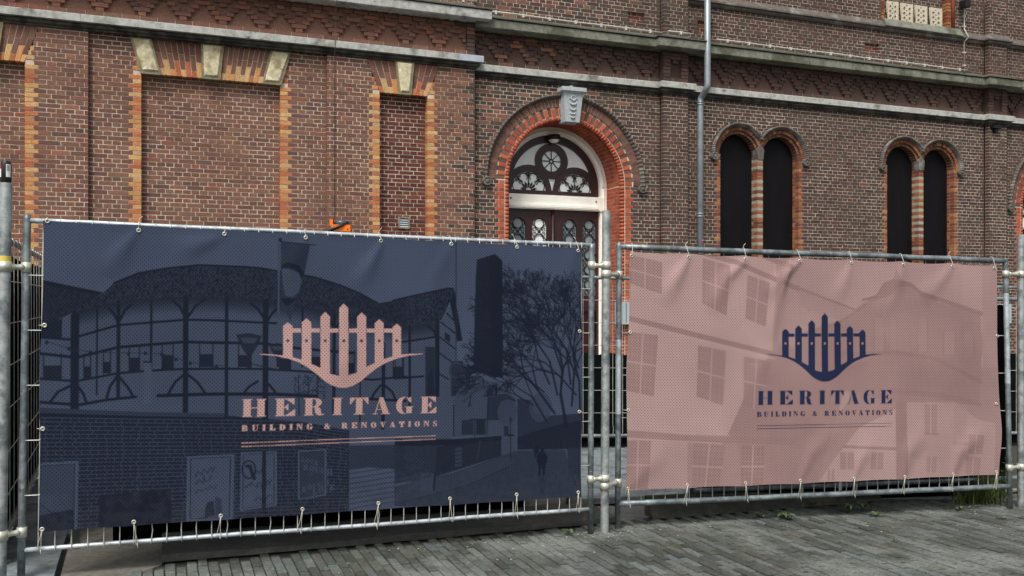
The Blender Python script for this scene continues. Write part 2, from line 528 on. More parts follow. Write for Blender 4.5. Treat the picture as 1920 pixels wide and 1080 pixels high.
def lay(u0, u1, z0, z1, y, holes=(), depth=.09, colf=brick_col, into=None):
    dst = BR if into is None else into
    k0 = int(math.floor(z0 / CH + 1e-6)); k1 = int(math.ceil(z1 / CH - 1e-6))
    for k in range(k0, k1):
        za, zb = max(z0, k * CH), min(z1, k * CH + CH)
        if zb - za < .012: continue
        zm = (za + zb) / 2
        spans = [(u0, u1)]
        for ha, hb in rect_holes(zm, holes):
            nx = []
            for a, b in spans:
                if hb <= a or ha >= b: nx.append((a, b)); continue
                if ha - a > .015: nx.append((a, ha))
                if b - hb > .015: nx.append((hb, b))
            spans = nx
        for a, b in spans:
            MO.append((a + .003, b - .003, y + .0045, y + depth, za, zb))
            pitch = .11 if k % 2 == 0 else .22
            off = 0.0 if k % 2 == 0 else (.055 if k % 4 == 1 else .165)
            i = math.floor((a - off) / pitch)
            cuts = []
            while True:
                p = off + i * pitch
                if p > a + .035 and p < b - .035: cuts.append(p)
                if p >= b: break
                i += 1
            ed = [a] + cuts + [b]
            for q in range(len(ed) - 1):
                x0 = ed[q] + (.0056 if q > 0 else 0.0)
                x1 = ed[q + 1] - (.0056 if q < len(ed) - 2 else 0.0)
                t0 = za + (.0056 if za == k * CH else 0); t1 = zb - (.0056 if zb == k * CH + CH else 0)
                yy = y + random.uniform(-.002, .002)
                dst.append(('b', x0, x1, yy, y + depth, t0, t1, colf((x0 + x1) / 2, zm)))

# plane depths (into the wall)
Y_L, Y_B, Y_R, Y_P = 0.0, 0.07, 0.12, 0.01
# heights
ZS_L, ZS_R = 5.375, 5.285        # string course tops
ZC_L, ZC_R = 5.90, 5.82          # cornice undersides
ZTOP = 8.1
uL = U(-420); uA = U(165.5); uB = U(613); uC = U(890)
uE0, uE1 = U(1238, Y_R), U(1290.5, Y_P)
uG0, uG1 = U(1845, Y_R), U(1888.5, Y_P)
uR = U(2140, Y_R)
ZA = 4.715                        # soffit of flat arches
ZAT = 5.175                       # top of flat arches

# ---- openings
def quoin_w(z, row=None):
    k = int(math.floor(z / CH))
    return .16 if k % 2 else .105

def blind_hole(ua, ub, fan_l, fan_r, left=True, right=True):
    """opening with quoins and flat arch: returns z -> (a, b)"""
    def f(z):
        if z < ZA:
            return (ua - (quoin_w(z) if left else 0), ub + (quoin_w(z) if right else 0))
        if z < ZAT:
            t = (z - ZA) / (ZAT - ZA)
            # quoins climb beside the flat arch for its lower part
            k = (quoin_w(z) - .04) * max(0, 1 - t * 1.6)
            return (ua + (fan_l - ua) * t - (k if left else 0), ub + (fan_r - ub) * t + (k if right else 0))
        return None
    return f

b2a, b2b = U(265, Y_B), U(525.5, Y_B)
b2fa, b2fb = U(243.5, Y_B), U(545, Y_B)
c1a, c1b = U(712), U(801.5)
c1fa, c1fb = U(687.5), U(824)
b1b, b1fb = U(46.5), U(73)
b1a, b1fa = b1b - 2.05, b1fb - 2.45
hole_b1 = blind_hole(b1a, b1b, b1fa, b1fb)
hole_b2 = blind_hole(b2a, b2b, b2fa, b2fb)
hole_c1 = blind_hole(c1a, c1b, c1fa, c1fb)

# door arch
DU, DZ = uz(1062, 342, Y_R)
def arch_hole(cu, cz, r, zlow=-1):
    def f(z):
        if z < zlow: return None
        if z < cz: return (cu - r, cu + r)
        d = r * r - (z - cz) ** 2
        if d <= 0: return None
        return (cu - math.sqrt(d), cu + math.sqrt(d))
    return f
def arch_quoin_hole(cu, cz, rin, rarch, zlow=-1):
    def f(z):
        if z < zlow: return None
        if z < cz: 
            w = rin + (.155 if int(math.floor(z / CH)) % 2 else .10)
            return (cu - w, cu + w)
        d = rarch * rarch - (z - cz) ** 2
        if d <= 0: return None
        return (cu - math.sqrt(d), cu + math.sqrt(d))
    return f
R_IN, R_ROLL, R_V2, R_V1, R_H = .975, 1.05, 1.20, 1.33, 1.385
door_hole = arch_quoin_hole(DU, DZ, R_ROLL, R_V1)
DU2 = U(1890, Y_R) + R_H
DZ2 = DZ
door2_hole = arch_quoin_hole(DU2, DZ2, R_ROLL, R_V1)
# paired windows
PW = []
for pxm, pym in ((1425.3, 294), (1727, 314)):
    um, zm = uz(pxm, pym, Y_R)
    PW.append((um, zm))
W_R, W_SP, W_OUT = .378, .435, .555
Z_SILL = 1.95
def pair_hole(um, zm):
    def f(z):
        if z < Z_SILL: return None
        if z < zm:
            q = .115 if int(math.floor(z / CH)) % 2 else .065
            return (um - W_SP - W_R - q, um + W_SP + W_R + q)
        d = W_OUT ** 2 - (z - zm) ** 2
        if d <= 0: return None
        s = math.sqrt(d)
        if s >= W_SP: return (um - W_SP - s, um + W_SP + s)
        return None
    return f
def pair_hole_side(um, zm, sgn):
    def f(z):
        if z < zm: return None
        d = W_OUT ** 2 - (z - zm) ** 2
        if d <= 0 or math.sqrt(d) >= W_SP: return None
        s = math.sqrt(d)
        return (um + sgn * W_SP - s, um + sgn * W_SP + s)
    return f
right_holes = []
for um, zm in PW:
    right_holes += [pair_hole(um, zm), pair_hole_side(um, zm, -1), pair_hole_side(um, zm, 1)]
def rhole(u0, u1, z0, z1):
    return lambda z: (u0, u1) if z0 <= z < z1 else None
# small square putlog recesses high on the wall
def sq(px0, px1, py0, py1, y):
    a = uz(px0, py0, y); b = uz(px1, py1, y)
    return (a[0], b[0], b[1], a[1])
SQ = [sq(1178, 1208.5, 18, 47, Y_R), sq(1308, 1336, 35, 66, Y_R), sq(1622, 1648, 76, 98, Y_R)]
# upper window (white pierced panels)
uw0, uw1 = U(1660, Y_R), U(1774, Y_R)
UW_Z = 6.84

# ---- lay the fields
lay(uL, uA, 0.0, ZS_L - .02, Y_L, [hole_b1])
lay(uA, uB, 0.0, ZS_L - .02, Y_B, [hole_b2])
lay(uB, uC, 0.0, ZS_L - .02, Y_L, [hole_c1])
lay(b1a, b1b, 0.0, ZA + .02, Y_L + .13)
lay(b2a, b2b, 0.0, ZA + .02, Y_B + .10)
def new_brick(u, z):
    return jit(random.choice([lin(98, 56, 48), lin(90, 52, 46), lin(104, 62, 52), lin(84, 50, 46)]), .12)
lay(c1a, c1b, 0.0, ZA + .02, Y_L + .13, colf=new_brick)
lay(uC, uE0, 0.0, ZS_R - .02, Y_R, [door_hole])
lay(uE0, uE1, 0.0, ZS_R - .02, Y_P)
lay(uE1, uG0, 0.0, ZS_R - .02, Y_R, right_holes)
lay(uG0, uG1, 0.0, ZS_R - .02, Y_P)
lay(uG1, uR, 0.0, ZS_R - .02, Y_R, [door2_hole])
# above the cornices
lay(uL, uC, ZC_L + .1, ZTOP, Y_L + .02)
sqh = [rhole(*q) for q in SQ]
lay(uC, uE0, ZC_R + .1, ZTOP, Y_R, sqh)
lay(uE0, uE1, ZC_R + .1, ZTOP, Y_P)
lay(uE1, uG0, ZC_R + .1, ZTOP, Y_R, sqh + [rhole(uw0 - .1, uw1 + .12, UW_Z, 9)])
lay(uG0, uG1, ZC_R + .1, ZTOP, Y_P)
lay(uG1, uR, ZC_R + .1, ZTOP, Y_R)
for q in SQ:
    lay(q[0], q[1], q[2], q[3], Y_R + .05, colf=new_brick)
lay(uw0 - .02, uw1 + .12, UW_Z, ZTOP, Y_R + .13, colf=lambda u, z: jit(random.choice(DARK_COLS), .1))
# mortar body: one mesh, the wall that carries all bricks
mb = MB()
for a, b, y0, y1, z0, z1 in MO:
    mb.hexa([(a, y0, z0), (b, y0, z0), (b, y0, z1), (a, y0, z1), (a, y1, z0), (b, y1, z0), (b, y1, z1), (a, y1, z1)])
# solid core behind the facing, with real openings left free for the doors
for a, b, y in ((uL, uC, .30), (uC, DU - R_IN - .02, .30), (DU + R_IN + .02, DU2 - R_IN - .02, .36)):
    mb.box(a, b, y, y + .25, 0, ZTOP)
for d in (DU, DU2):
    mb.box(d - R_IN - .02, d + R_IN + .02, .80, 1.0, 0, ZTOP)
wall = obj('wall', mb, M['mortar'], building)
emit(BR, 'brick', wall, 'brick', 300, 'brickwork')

# ---- quoins
Q = []
def quoins(u, sgn, y, z0, z1, cols, wa=.16, wb=.105, depth=.13):
    for k in range(int(z0 / CH), int(z1 / CH)):
        w = (wa if k % 2 else wb) - .007
        za, zb = k * CH + .005, k * CH + CH - .005
        c = jit(random.choice(cols), .1)
        x0, x1 = (u - w, u) if sgn < 0 else (u, u + w)
        Q.append(('b', x0, x1, y - .001 + random.uniform(-.002, .002), y + depth, za, zb, c))
quoins(b1b, 1, Y_L, 0, ZA, ORANGE_L)
quoins(b1a, -1, Y_L, 0, ZA, ORANGE_L)
quoins(b2a, -1, Y_B, 0, ZA, ORANGE_L, depth=.10); quoins(b2b, 1, Y_B, 0, ZA, ORANGE_L, depth=.10)
quoins(c1a, -1, Y_L, 0, ZA, ORANGE_L); quoins(c1b, 1, Y_L, 0, ZA, ORANGE_L)
# mortar behind quoins
mbq = MB()
for u, sg, y, dp in ((b1b, 1, Y_L, .13), (b1a, -1, Y_L, .13), (b2a, -1, Y_B, .1), (b2b, 1, Y_B, .1), (c1a, -1, Y_L, .13), (c1b, 1, Y_L, .13)):
    x0, x1 = (u - .158, u - .004) if sg < 0 else (u + .004, u + .158)
    mbq.box(x0, x1, y + .0045, y + dp + .001, 0, ZA + .02)
# stepped quoins beside the flat arches
for ua, fa, sg, y in ((b1b, b1fb, 1, Y_L), (b2a, b2fa, -1, Y_B), (b2b, b2fb, 1, Y_B), (c1a, c1fa, -1, Y_L), (c1b, c1fb, 1, Y_L)):
    k = int(ZA / CH)
    while (k + 1) * CH < ZA + .28:
        zm = k * CH + .03
        t = (zm - ZA) / (ZAT - ZA)
        if t > 0:
            w = (quoin_w(zm) - .04) * max(0, 1 - t * 1.6)
            xe = ua + (fa - ua) * t
            if w > .03:
                x0, x1 = (xe - w + .006, xe - .002) if sg < 0 else (xe + .002, xe + w - .006)
                Q.append(('b', x0, x1, y - .001, y + .08, k * CH + .005, k * CH + .055, jit(random.choice(ORANGE_L), .1)))
                mbq.box(x0 - .003, x1 + .003, y + .0045, y + .081, k * CH, k * CH + .06)
        k += 1
quoin_bed = obj('quoin_bed', mbq, M['mortar'], building)
emit(Q, 'quoin_brick', quoin_bed, 'brick', 300, 'quoin_rest')

# ---- flat arches: brick voussoirs with orange feet, stone keystones
def flat_arch(name, ua, ub, fa, fb, y, stones, nv):
    """stones: list of (bottom a, bottom b, top a, top b) in u; bricks fill between"""
    root_mb = MB()
    root_mb.prism([(ua + .004, ZA + .004), (ub - .004, ZA + .004), (fb - .004, ZAT), (fa + .004, ZAT)], y + .0035, y + .10)
    bed = obj(name, root_mb, M['mortar'], building)
    P = []
    st = sorted(stones)
    gaps = []
    prev = (ua, fa)
    for s in st:
        gaps.append((prev[0], s[0], prev[1], s[2])); prev = (s[1], s[3])
    gaps.append((prev[0], ub, prev[1], fb))
    for ba, bb, ta, tb in gaps:
        if bb - ba < .05: continue
        n = max(1, int(round((bb - ba) / .066)))
        for i in range(n):
            x0b, x1b = ba + (bb - ba) * i / n + .004, ba + (bb - ba) * (i + 1) / n - .004
            x0t, x1t = ta + (tb - ta) * i / n + .004, ta + (tb - ta) * (i + 1) / n - .004
            hs_ = [0, .22 if i % 2 else .11, .33 if i % 2 else .22 + .11, .46]
            hs_ = [0, .20, .46] if i % 2 else [0, .085, .29, .46]
            H = ZAT - ZA
            for j in range(len(hs_) - 1):
                t0, t1 = hs_[j] / .46, hs_[j + 1] / .46
                z0, z1 = ZA + H * t0 + .004 - (.012 if j == 0 else 0), ZA + H * t1 - .004
                c = jit(random.choice(ORANGE_L), .1) if j == 0 else jit(random.choice(LEFT_COLS[:5]), .12)
                l = lambda a, b, t: a + (b - a) * t
                yy = y - .001 + random.uniform(-.002, .002)
                P.append(('w', [(l(x0b, x0t, t0), yy, z0), (l(x1b, x1t, t0), yy, z0), (l(x1b, x1t, t1), yy, z1), (l(x0b, x0t, t1), yy, z1),
                                (l(x0b, x0t, t0), y + .1, z0), (l(x1b, x1t, t0), y + .1, z0), (l(x1b, x1t, t1), y + .1, z1), (l(x0b, x0t, t1), y + .1, z1)], c))
    emit(P, 'voussoir', bed, 'brick', 300)
    for s in st:
        e = .028
        k = MB()
        zb, zt = ZA - .02, ZAT
        outer = [(s[0], zb), (s[1], zb), (s[3], zt), (s[2], zt)]
        k.prism(outer, y - .035, y + .1)
        ks = obj('keystone', k, M['stone_edge'], bed)
        w = lambda a, b, q: a + q * (b - a)
        sk = MB()
        inn = [(s[0] + e, zb + e * 1.4), (s[1] - e, zb + e * 1.4), (s[3] - e, zt - .015), (s[2] + e, zt - .015)]
        inn2 = [(s[0] + e * 1.6, zb + e * 2.0), (s[1] - e * 1.6, zb + e * 2.0), (s[3] - e * 1.6, zt - .03), (s[2] + e * 1.6, zt - .03)]
        vs = [(x, y - .0365, z) for x, z in inn] + [(x, y - .052, z) for x, z in inn2]
        sk.add(vs, [(4, 5, 6, 7)] + [(i, (i + 1) % 4, (i + 1) % 4 + 4, i + 4) for i in range(4)])
        obj('panel', sk, M['stone_cream'], bed)
def us(px, y): return U(px, y)
flat_arch('flat_arch', b2a, b2b, b2fa, b2fb, Y_B,
          [(us(263.5, Y_B), us(302, Y_B), us(243, Y_B), us(284, Y_B)), (us(379, Y_B), us(413, Y_B), us(376.5, Y_B), us(419.5, Y_B)), (us(492, Y_B), us(527, Y_B), us(507, Y_B), us(545.5, Y_B))], 14)
flat_arch('flat_arch', c1a, c1b, c1fa, c1fb, Y_L, [(us(747, 0), us(770.5, 0), us(740.5, 0), us(776, 0))], 6)
flat_arch('flat_arch', b1a, b1b, b1fa, b1fb, Y_L, [(us(-60, 0), us(-3, 0), us(-62, 0), us(7, 0))], 10)

# ------------------------------------------------------------------ string courses, cornices (swept stone profiles)
def sweep(name, path, prof, mat, parent, closed_ends=True):
    """path: plan polyline [(u, y)] walked left to right; prof: [(out, z)] section, out = towards the viewer"""
    n = len(path)
    offs = []
    for i in range(n):
        ns = []
        for a, b in ((i - 1, i), (i, i + 1)):
            if a < 0 or b >= n: continue
            d = Vector((path[b][0] - path[a][0], path[b][1] - path[a][1])).normalized()
            ns.append(Vector((d.y, -d.x)))
        if len(ns) == 1: offs.append(ns[0])
        else: offs.append((ns[0] + ns[1]) / max(.2, 1 + ns[0].dot(ns[1])))
    m = len(prof)
    vs, fs = [], []
    for (u, y), o in zip(path, offs):
        for d, z in prof:
            vs.append((u + o.x * d, y + o.y * d, z))
    for i in range(n - 1):
        for k in range(m - 1):
            fs.append((i * m + k, (i + 1) * m + k, (i + 1) * m + k + 1, i * m + k + 1))
    fs.append(tuple(range(m))); fs.append(tuple(range((n - 1) * m, n * m))[::-1])
    mb = MB(); mb.add(vs, fs)
    return obj(name, mb, mat, parent)

def roll(cx, cz, r, n=6, a0=90, a1=-90):
    return [(cx + r * math.cos(math.radians(a0 + (a1 - a0) * i / n)), cz + r * math.sin(math.radians(a0 + (a1 - a0) * i / n))) for i in range(n + 1)]

def string_profile(zt, k=1.0):
    fas = [(-.03, zt + .02), (.0, zt + .018), (.105 * k, zt - .012), (.11 * k, zt - .018), (.11 * k, zt - .108), (.06 * k, zt - .112), (-.03, zt - .112)]
    rl = [(-.03, zt - .113)] + [(.035 * k, zt - .113)] + roll(.035 * k, zt - .143, .030) + [(.028 * k, zt - .176), (.028 * k, zt - .196), (-.03, zt - .198)]
    return fas, rl
# cut the left string into individual stones
rightpath = [(uC + .002, Y_R), (uE0, Y_R), (uE0, Y_P), (uE1, Y_P), (uE1, Y_R), (uG0, Y_R), (uG0, Y_P), (uG1, Y_P), (uG1, Y_R), (uR, Y_R)]
fas, rl = string_profile(ZS_L)
cuts = [uL] + [U(p) for p in (-160, 152, 402, 648, 857)] + [uC]
for i in range(len(cuts) - 1):
    pth = [(cuts[i] + .0015, 0), (cuts[i + 1] - .0015, 0)]
    if i == len(cuts) - 2: pth = [(cuts[i] + .0015, 0), (uC, 0), (uC, Y_R - .004)]
    sweep('string_course', pth, fas, M['zinc_new'] if i == len(cuts) - 2 else M['stone_grey'], building)
sweep('string_roll', [(uL, 0), (uC - .003, 0), (uC - .003, Y_R - .004)], rl, M['soot_shade'], building)
fas, rl = string_profile(ZS_R, .9)
def split_path(path, cutsu):
    """cut a stepped plan path at given u values lying on its long runs"""
    out, cur = [], [path[0]]
    for a, b in zip(path[:-1], path[1:]):
        if abs(a[1] - b[1]) < 1e-6:
            for c in sorted(cutsu):
                if a[0] + .05 < c < b[0] - .05:
                    cur.append((c - .0015, a[1])); out.append(cur); cur = [(c + .0015, a[1])]
        cur.append(b)
    out.append(cur)
    return out
rcuts = [U(p, Y_R) for p in (940, 1080, 1190, 1380, 1545, 1690, 1990)]
for p in split_path(rightpath, rcuts):
    sweep('string_course', p, fas, M['stone_grey'], building)
sweep('string_roll', rightpath, rl, M['soot_shade'], building)
# cornices
def cornice(zb, k=1.0):
    fa = [(-.05, zb + .135), (.20 * k, zb + .125), (.205 * k, zb + .12), (.205 * k, zb), (.19 * k, zb - .012), (-.05, zb - .012)]
    top = [(-.05, zb + .26), (.0, zb + .255), (.06 * k, zb + .20), (.18 * k, zb + .165), (.225 * k, zb + .155), (.225 * k, zb + .138), (.0, zb + .1365), (-.05, zb + .1365)]
    return fa, top
fa, tp = cornice(ZC_L)
leftc = [(uL, 0), (uC, 0), (uC, Y_R - .003)]
for p in split_path(leftc, [U(x) for x in (120, 380, 600, 760)]):
    sweep('cornice', p, fa, M['stone_grey'], building)
sweep('cornice_weathering', leftc, tp, M['lead_moss'], building)
fa, tp = cornice(ZC_R)
for p in split_path(rightpath, [U(x, Y_R) for x in (925, 1010, 1130, 1420, 1570, 1740, 1990)]):
    sweep('cornice', p, fa, M['stone_moss'], building)
sweep('cornice_weathering', rightpath, tp, M['lead_moss'], building)
# upper brick ledge
led = [(-.05, 6.86), (.0, 6.855), (.085, 6.74), (.085, 6.715), (.05, 6.71), (.05, 6.68), (.025, 6.655), (-.05, 6.65)]
for p in split_path(rightpath[4:], [U(x, Y_R) for x in (1470, 1600, 1990)]):
    sweep('ledge', p, led, M['hood'], building)
sweep('window_sill', [(uw0 - .08, Y_R - .004), (uw1 + .32, Y_R - .004)], [(.0, 6.90), (.03, 6.885), (.105, 6.75), (.105, 6.735), (.0, 6.73)], M['stone_moss'], building)

# ------------------------------------------------------------------ frieze: stepped zigzag of projecting bricks
FR = []
def frieze(u0, u1, zs, y, colf, proud=.042):
    P = .515
    z0 = zs + .02
    rows = [z0 + .06 * i for i in range(1, 9)]
    def put(uc, w, zi, pr):
        a, b = max(uc - w / 2 + .004, u0 + .01), min(uc + w / 2 - .004, u1 - .01)
        if b - a < .03: return
        FR.append(('b', a, b, y - pr + random.uniform(-.003, .003) + .055, y + .06, rows[zi] + .004, rows[zi] + .056, colf(uc, zs + .3)))
    # dentils and the running band
    u = u0 + .06
    while u < u1 - .05:
        put(u, .105, 7, .055); u += .157
    u = u0
    k = 0
    while u < u1 - .05:
        put(u + .11, .215, 6, .03); u += .22
    c = math.floor(u0 / P) * P
    while c < u1 + P:
        put(c, .215, 5, proud); put(c, .105, 4, proud)                       # hanging T
        pk = c + P / 2
        put(pk, .105, 5, proud); put(pk, .215, 4, proud)                     # peak
        for s in (-1, 1):
            put(pk + s * .105, .105, 3, proud)
            put(pk + s * .160, .105, 2, proud)
        put(c, .215, 1, proud); put(c, .105, 0, proud)                       # valley
        c += P
    # flush course at the foot
    u = u0
    while u < u1 - .02:
        a, b = u + .004, min(u + .216, u1 - .004)
        if b - a > .02:
            FR.append(('b', a, b, y + .002, y + .06, z0 + .002, z0 + .056, colf(u, zs)))
        u += .22
def fcol(u, z):
    c = brick_col(u, 3)
    return tuple(v * 1.0 for v in c)
frieze(uL, uC - .13, ZS_L, Y_L, fcol)
frieze(uC, uE0, ZS_R, Y_R, fcol)
frieze(uE1, uG0, ZS_R, Y_R, fcol)
frieze(uG1, uR, ZS_R, Y_R, fcol)
# pilaster panels: flush border round a recessed field with a small hanging T
for a, b in ((uE0, uE1), (uG0, uG1)):
    for k in range(9):
        z0 = ZS_R + .02 + k * .06
        for x0, x1 in ((a + .001, a + .13), (b - .13, b - .001)):
            FR.append(('b', x0, x1, Y_P + random.uniform(-.002, .002), Y_P + .06, z0 + .004, z0 + .056, fcol(a, 5)))
        if k in (0, 8):
            n = 3
            for i in range(n):
                x0, x1 = a + .134 + (b - a - .268) * i / n, a + .134 + (b - a - .268) * (i + 1) / n
                FR.append(('b', x0 + .004, x1 - .004, Y_P, Y_P + .06, z0 + .004, z0 + .056, fcol(a, 5)))
    m = (a + b) / 2
    for w, k in ((.28, 7), (.20, 6), (.10, 5)):
        FR.append(('b', m - w / 2, m + w / 2, Y_P + .012, Y_P + .06, ZS_R + .02 + k * .06 + .004, ZS_R + .02 + k * .06 + .056, fcol(a, 5)))
# end pier of the left frieze
for k in range(9):
    z0 = ZS_L + .02 + k * .06
    FR.append(('b', uC - .12, uC - .001, Y_L, Y_L + .12, z0 + .004, z0 + .056, jit(random.choice(DARK_COLS + LEFT_COLS[:2]), .1)))
mbf = MB()
for a, b, z0, z1, y in ((uL, uC, ZS_L, ZC_L, Y_L), (uC, uE0, ZS_R, ZC_R, Y_R), (uE1, uG0, ZS_R, ZC_R, Y_R), (uG1, uR, ZS_R, ZC_R, Y_R)):
    mbf.box(a + .002, b - .002, y + .0525, y + .16, z0 - .05, z1 + .12, lin(118, 88, 74) if a < UC - .1 else lin(90, 71, 64))
    mbf.box(a + .002, b - .002, y + .008, y + .052, z0, z0 + .076, lin(186, 172, 152))
for a, b in ((uE0, uE1), (uG0, uG1)):
    mbf.box(a + .002, b - .002, Y_P + .0525, Y_P + .16, ZS_R - .05, ZC_R + .12, lin(72, 56, 50))
frz = obj('frieze_bed', mbf, M['brick'], building)
emit(FR, 'frieze_brick', frz, 'brick', 300, 'frieze_rest')

# ------------------------------------------------------------------ arches
def ring(P, cu, cz, r0, r1, a0, a1, n, y0, y1, colf, gap=.008, clip=None, skip=None):
    for i in range(n):
        t0, t1 = math.radians(a0 + (a1 - a0) * i / n), math.radians(a0 + (a1 - a0) * (i + 1) / n)
        if t1 < t0: t0, t1 = t1, t0
        if skip and skip((t0 + t1) / 2): continue
        if clip:
            um = cu + (r0 + r1) / 2 * math.cos((t0 + t1) / 2)
            if not clip(um): continue
        g0, g1 = gap / 2 / r0, gap / 2 / r1
        pt = lambda r, t, y: (cu + r * math.cos(t), y, cz + r * math.sin(t))
        yy = y0 + random.uniform(-.0015, .0015)
        P.append(('w', [pt(r0, t1 - g0, yy), pt(r0, t0 + g0, yy), pt(r1, t0 + g1, yy), pt(r1, t1 - g1, yy),
                        pt(r0, t1 - g0, y1), pt(r0, t0 + g0, y1), pt(r1, t0 + g1, y1), pt(r1, t1 - g1, y1)], colf(i)))

def arch_band(mb, cu, cz, r0, r1, a0, a1, n, y0, y1, clip=None):
    for i in range(n):
        t0, t1 = math.radians(a0 + (a1 - a0) * i / n), math.radians(a0 + (a1 - a0) * (i + 1) / n)
        if clip and not clip(cu + (r0 + r1) / 2 * math.cos((t0 + t1) / 2)): continue
        pt = lambda r, t, y: (cu + r * math.cos(t), y, cz + r * math.sin(t))
        mb.hexa([pt(r0, t1, y0), pt(r0, t0, y0), pt(r1, t0, y0), pt(r1, t1, y0), pt(r0, t1, y1), pt(r0, t0, y1), pt(r1, t0, y1), pt(r1, t1, y1)])

def tube_arc(mb, cu, cz, r, a0, a1, n, y, rad):
    mb.tube([(cu + r * math.cos(math.radians(a0 + (a1 - a0) * i / n)), y, cz + r * math.sin(math.radians(a0 + (a1 - a0) * i / n))) for i in range(n + 1)], rad, 8)

def hood_profile(mb, cu, cz, r0, r1, a0, a1, n, y, out, clip=None):
    """moulded label: front bevelled band"""
    for i in range(n):
        t0, t1 = math.radians(a0 + (a1 - a0) * i / n), math.radians(a0 + (a1 - a0) * (i + 1) / n)
        if clip and not clip(cu + (r0 + r1) / 2 * math.cos((t0 + t1) / 2)): continue
        sec = [(r1, 0.0), (r1, -out), (r1 - (r1 - r0) * .45, -out), (r1 - (r1 - r0) * .6, -out * .62), (r0, -out * .5), (r0, .03)]
        vs = []
        for t in (t0, t1):
            for r, d in sec: vs.append((cu + r * math.cos(t), y + d, cz + r * math.sin(t)))
        k = len(sec)
        fs = [(j, j + 1, k + j + 1, k + j) for j in range(k - 1)] + [tuple(range(k)), tuple(range(k, 2 * k))[::-1]]
        mb.add(vs, fs, None, True)

def scroll(mb, u, y, z, r=.075):
    mb.lathe([(0.0, -.075), (r * .35, -.075), (r * .4, -.06), (r * .62, -.058), (r * .7, -.07), (r * .95, -.066), (r, -.05), (r, .01)], (u, y, z), 'y', 18)

def bed_arch(name, cu, cz, r0, r1, y0, y1, jamb=None):
    mb = MB()
    arch_band(mb, cu, cz, r0, r1, 0, 180, 48, y0, y1)
    if jamb:
        for s in (-1, 1):
            a, b = sorted((cu + s * r0, cu + s * jamb))
            mb.box(a, b, y0, y1, 0, cz)
    return mb

def doorway(cu, cz, full=True):
    y = Y_R
    mb = MB()
    arch_band(mb, cu, cz, R_IN + .02, R_V2, 0, 180, 56, y + .005, y + .10)
    arch_band(mb, cu, cz, R_V2, R_V1, 0, 180, 56, y - .006, y + .10)
    arch_band(mb, cu, cz, R_IN + .004, R_IN + .12, 0, 180, 56, y + .10, y + .60)
    for s in (-1, 1):
        a, b = sorted((cu + s * (R_IN + .02), cu + s * (R_ROLL + .15)))
        mb.box(a, b, y + .0045, y + .101, 0, cz)
        a, b = sorted((cu + s * (R_IN + .004), cu + s * (R_IN + .12)))
        mb.box(a, b, y + .101, y + .599, 0, cz)
    bed = obj('door_arch', mb, M['mortar'], building)
    P = []
    key = lambda t: abs(t - math.pi / 2) < .085
    brown = [lin(112, 82, 70), lin(104, 74, 64), lin(120, 84, 70), lin(98, 74, 66)]
    n1 = 62
    ring(P, cu, cz, R_V2, R_V1, 0, 180, n1, y - .012, y + .08, lambda i: jit(random.choice(brown), .12), skip=key)
    # second order: alternating dark and orange, toothed
    for i in range(54):
        t = 180.0 / 54
        deep = i % 2
        ring(P, cu, cz, R_ROLL + .004, R_V2 - (.0 if deep else .03), i * t, (i + 1) * t, 1, y + (.0 if deep else -.008), y + .08,
             lambda k: jit(random.choice(RED_DOOR if (i % 2 == 0) else brown), .12), skip=key)
    # soffit rows
    for j in range(4):
        ya, yb = y + .085 + j * .125, y + .085 + j * .125 + .117
        ring(P, cu, cz, R_IN, R_IN + .07, 0, 180, 46, ya, yb, lambda i: jit(random.choice(RED_DOOR), .12))
    for k in range(int(cz / CH) + 1):
        z0, z1 = k * CH + .005, min(cz, k * CH + .055)
        if z1 - z0 < .02: continue
        for s in (-1, 1):
            w = .145 if k % 2 else .09
            a, b = sorted((cu + s * (R_ROLL + .004), cu + s * (R_ROLL + w)))
            c = jit(random.choice(RED_DOOR), .1)
            P.append(('b', a, b, y - .001, y + .09, z0, z1, c))
            ends = [.085, .21, .335, .46, .58] if k % 2 else [.085, .15, .275, .40, .52, .58]
            for e0, e1 in zip(ends[:-1], ends[1:]):
                a, b = sorted((cu + s * R_IN, cu + s * (R_IN + .07)))
                P.append(('b', a, b, y + e0 + .004, y + e1 - .004, z0, z1, jit(random.choice(RED_DOOR), .1)))
    # roll moulding in short bricks
    rr = (R_ROLL - R_IN) / 2
    emit(P, 'voussoir', bed, 'brick', 300)
    rm = MB()
    for i in range(60):
        a0, a1 = 180 * i / 60 + .12, 180 * (i + 1) / 60 - .12
        if key(math.radians((a0 + a1) / 2)): continue
        col = jit(random.choice(RED_DOOR), .1)
        rm.tube([(cu + (R_IN + rr) * math.cos(math.radians(a)), y + .035, cz + (R_IN + rr) * math.sin(math.radians(a))) for a in (a0, a1)], rr + .006, 10, True, col)
    for k in range(int(cz / CH)):
        for s in (-1, 1):
            rm.tube([(cu + s * (R_IN + rr), y + .035, k * CH + .005), (cu + s * (R_IN + rr), y + .035, k * CH + .055)], rr + .006, 10, True, jit(random.choice(RED_DOOR), .1))
    ro = obj('roll_moulding', rm, M['brick'], bed)
    ro['kind'] = 'stuff'
    hd = MB()
    hood_profile(hd, cu, cz, R_V1, R_H, 0, 180, 64, y, .075)
    hm = obj('hood_mould', hd, M['hood'], building)
    for s in (-1, 1):
        sm = MB(); scroll(sm, cu + s * (R_H - .035), y, cz - .05, .075)
        obj('scroll', sm, M['hood'], hm)
        sm = MB(); sm.box(cu + s * (R_H - .035) - .05, cu + s * (R_H - .035) + .05, y - .045, y + .02, cz - .05, cz + .02)
        obj('scroll_block', sm, M['hood'], hm)
    return bed
doorway(DU, DZ)
doorway(DU2, DZ2)

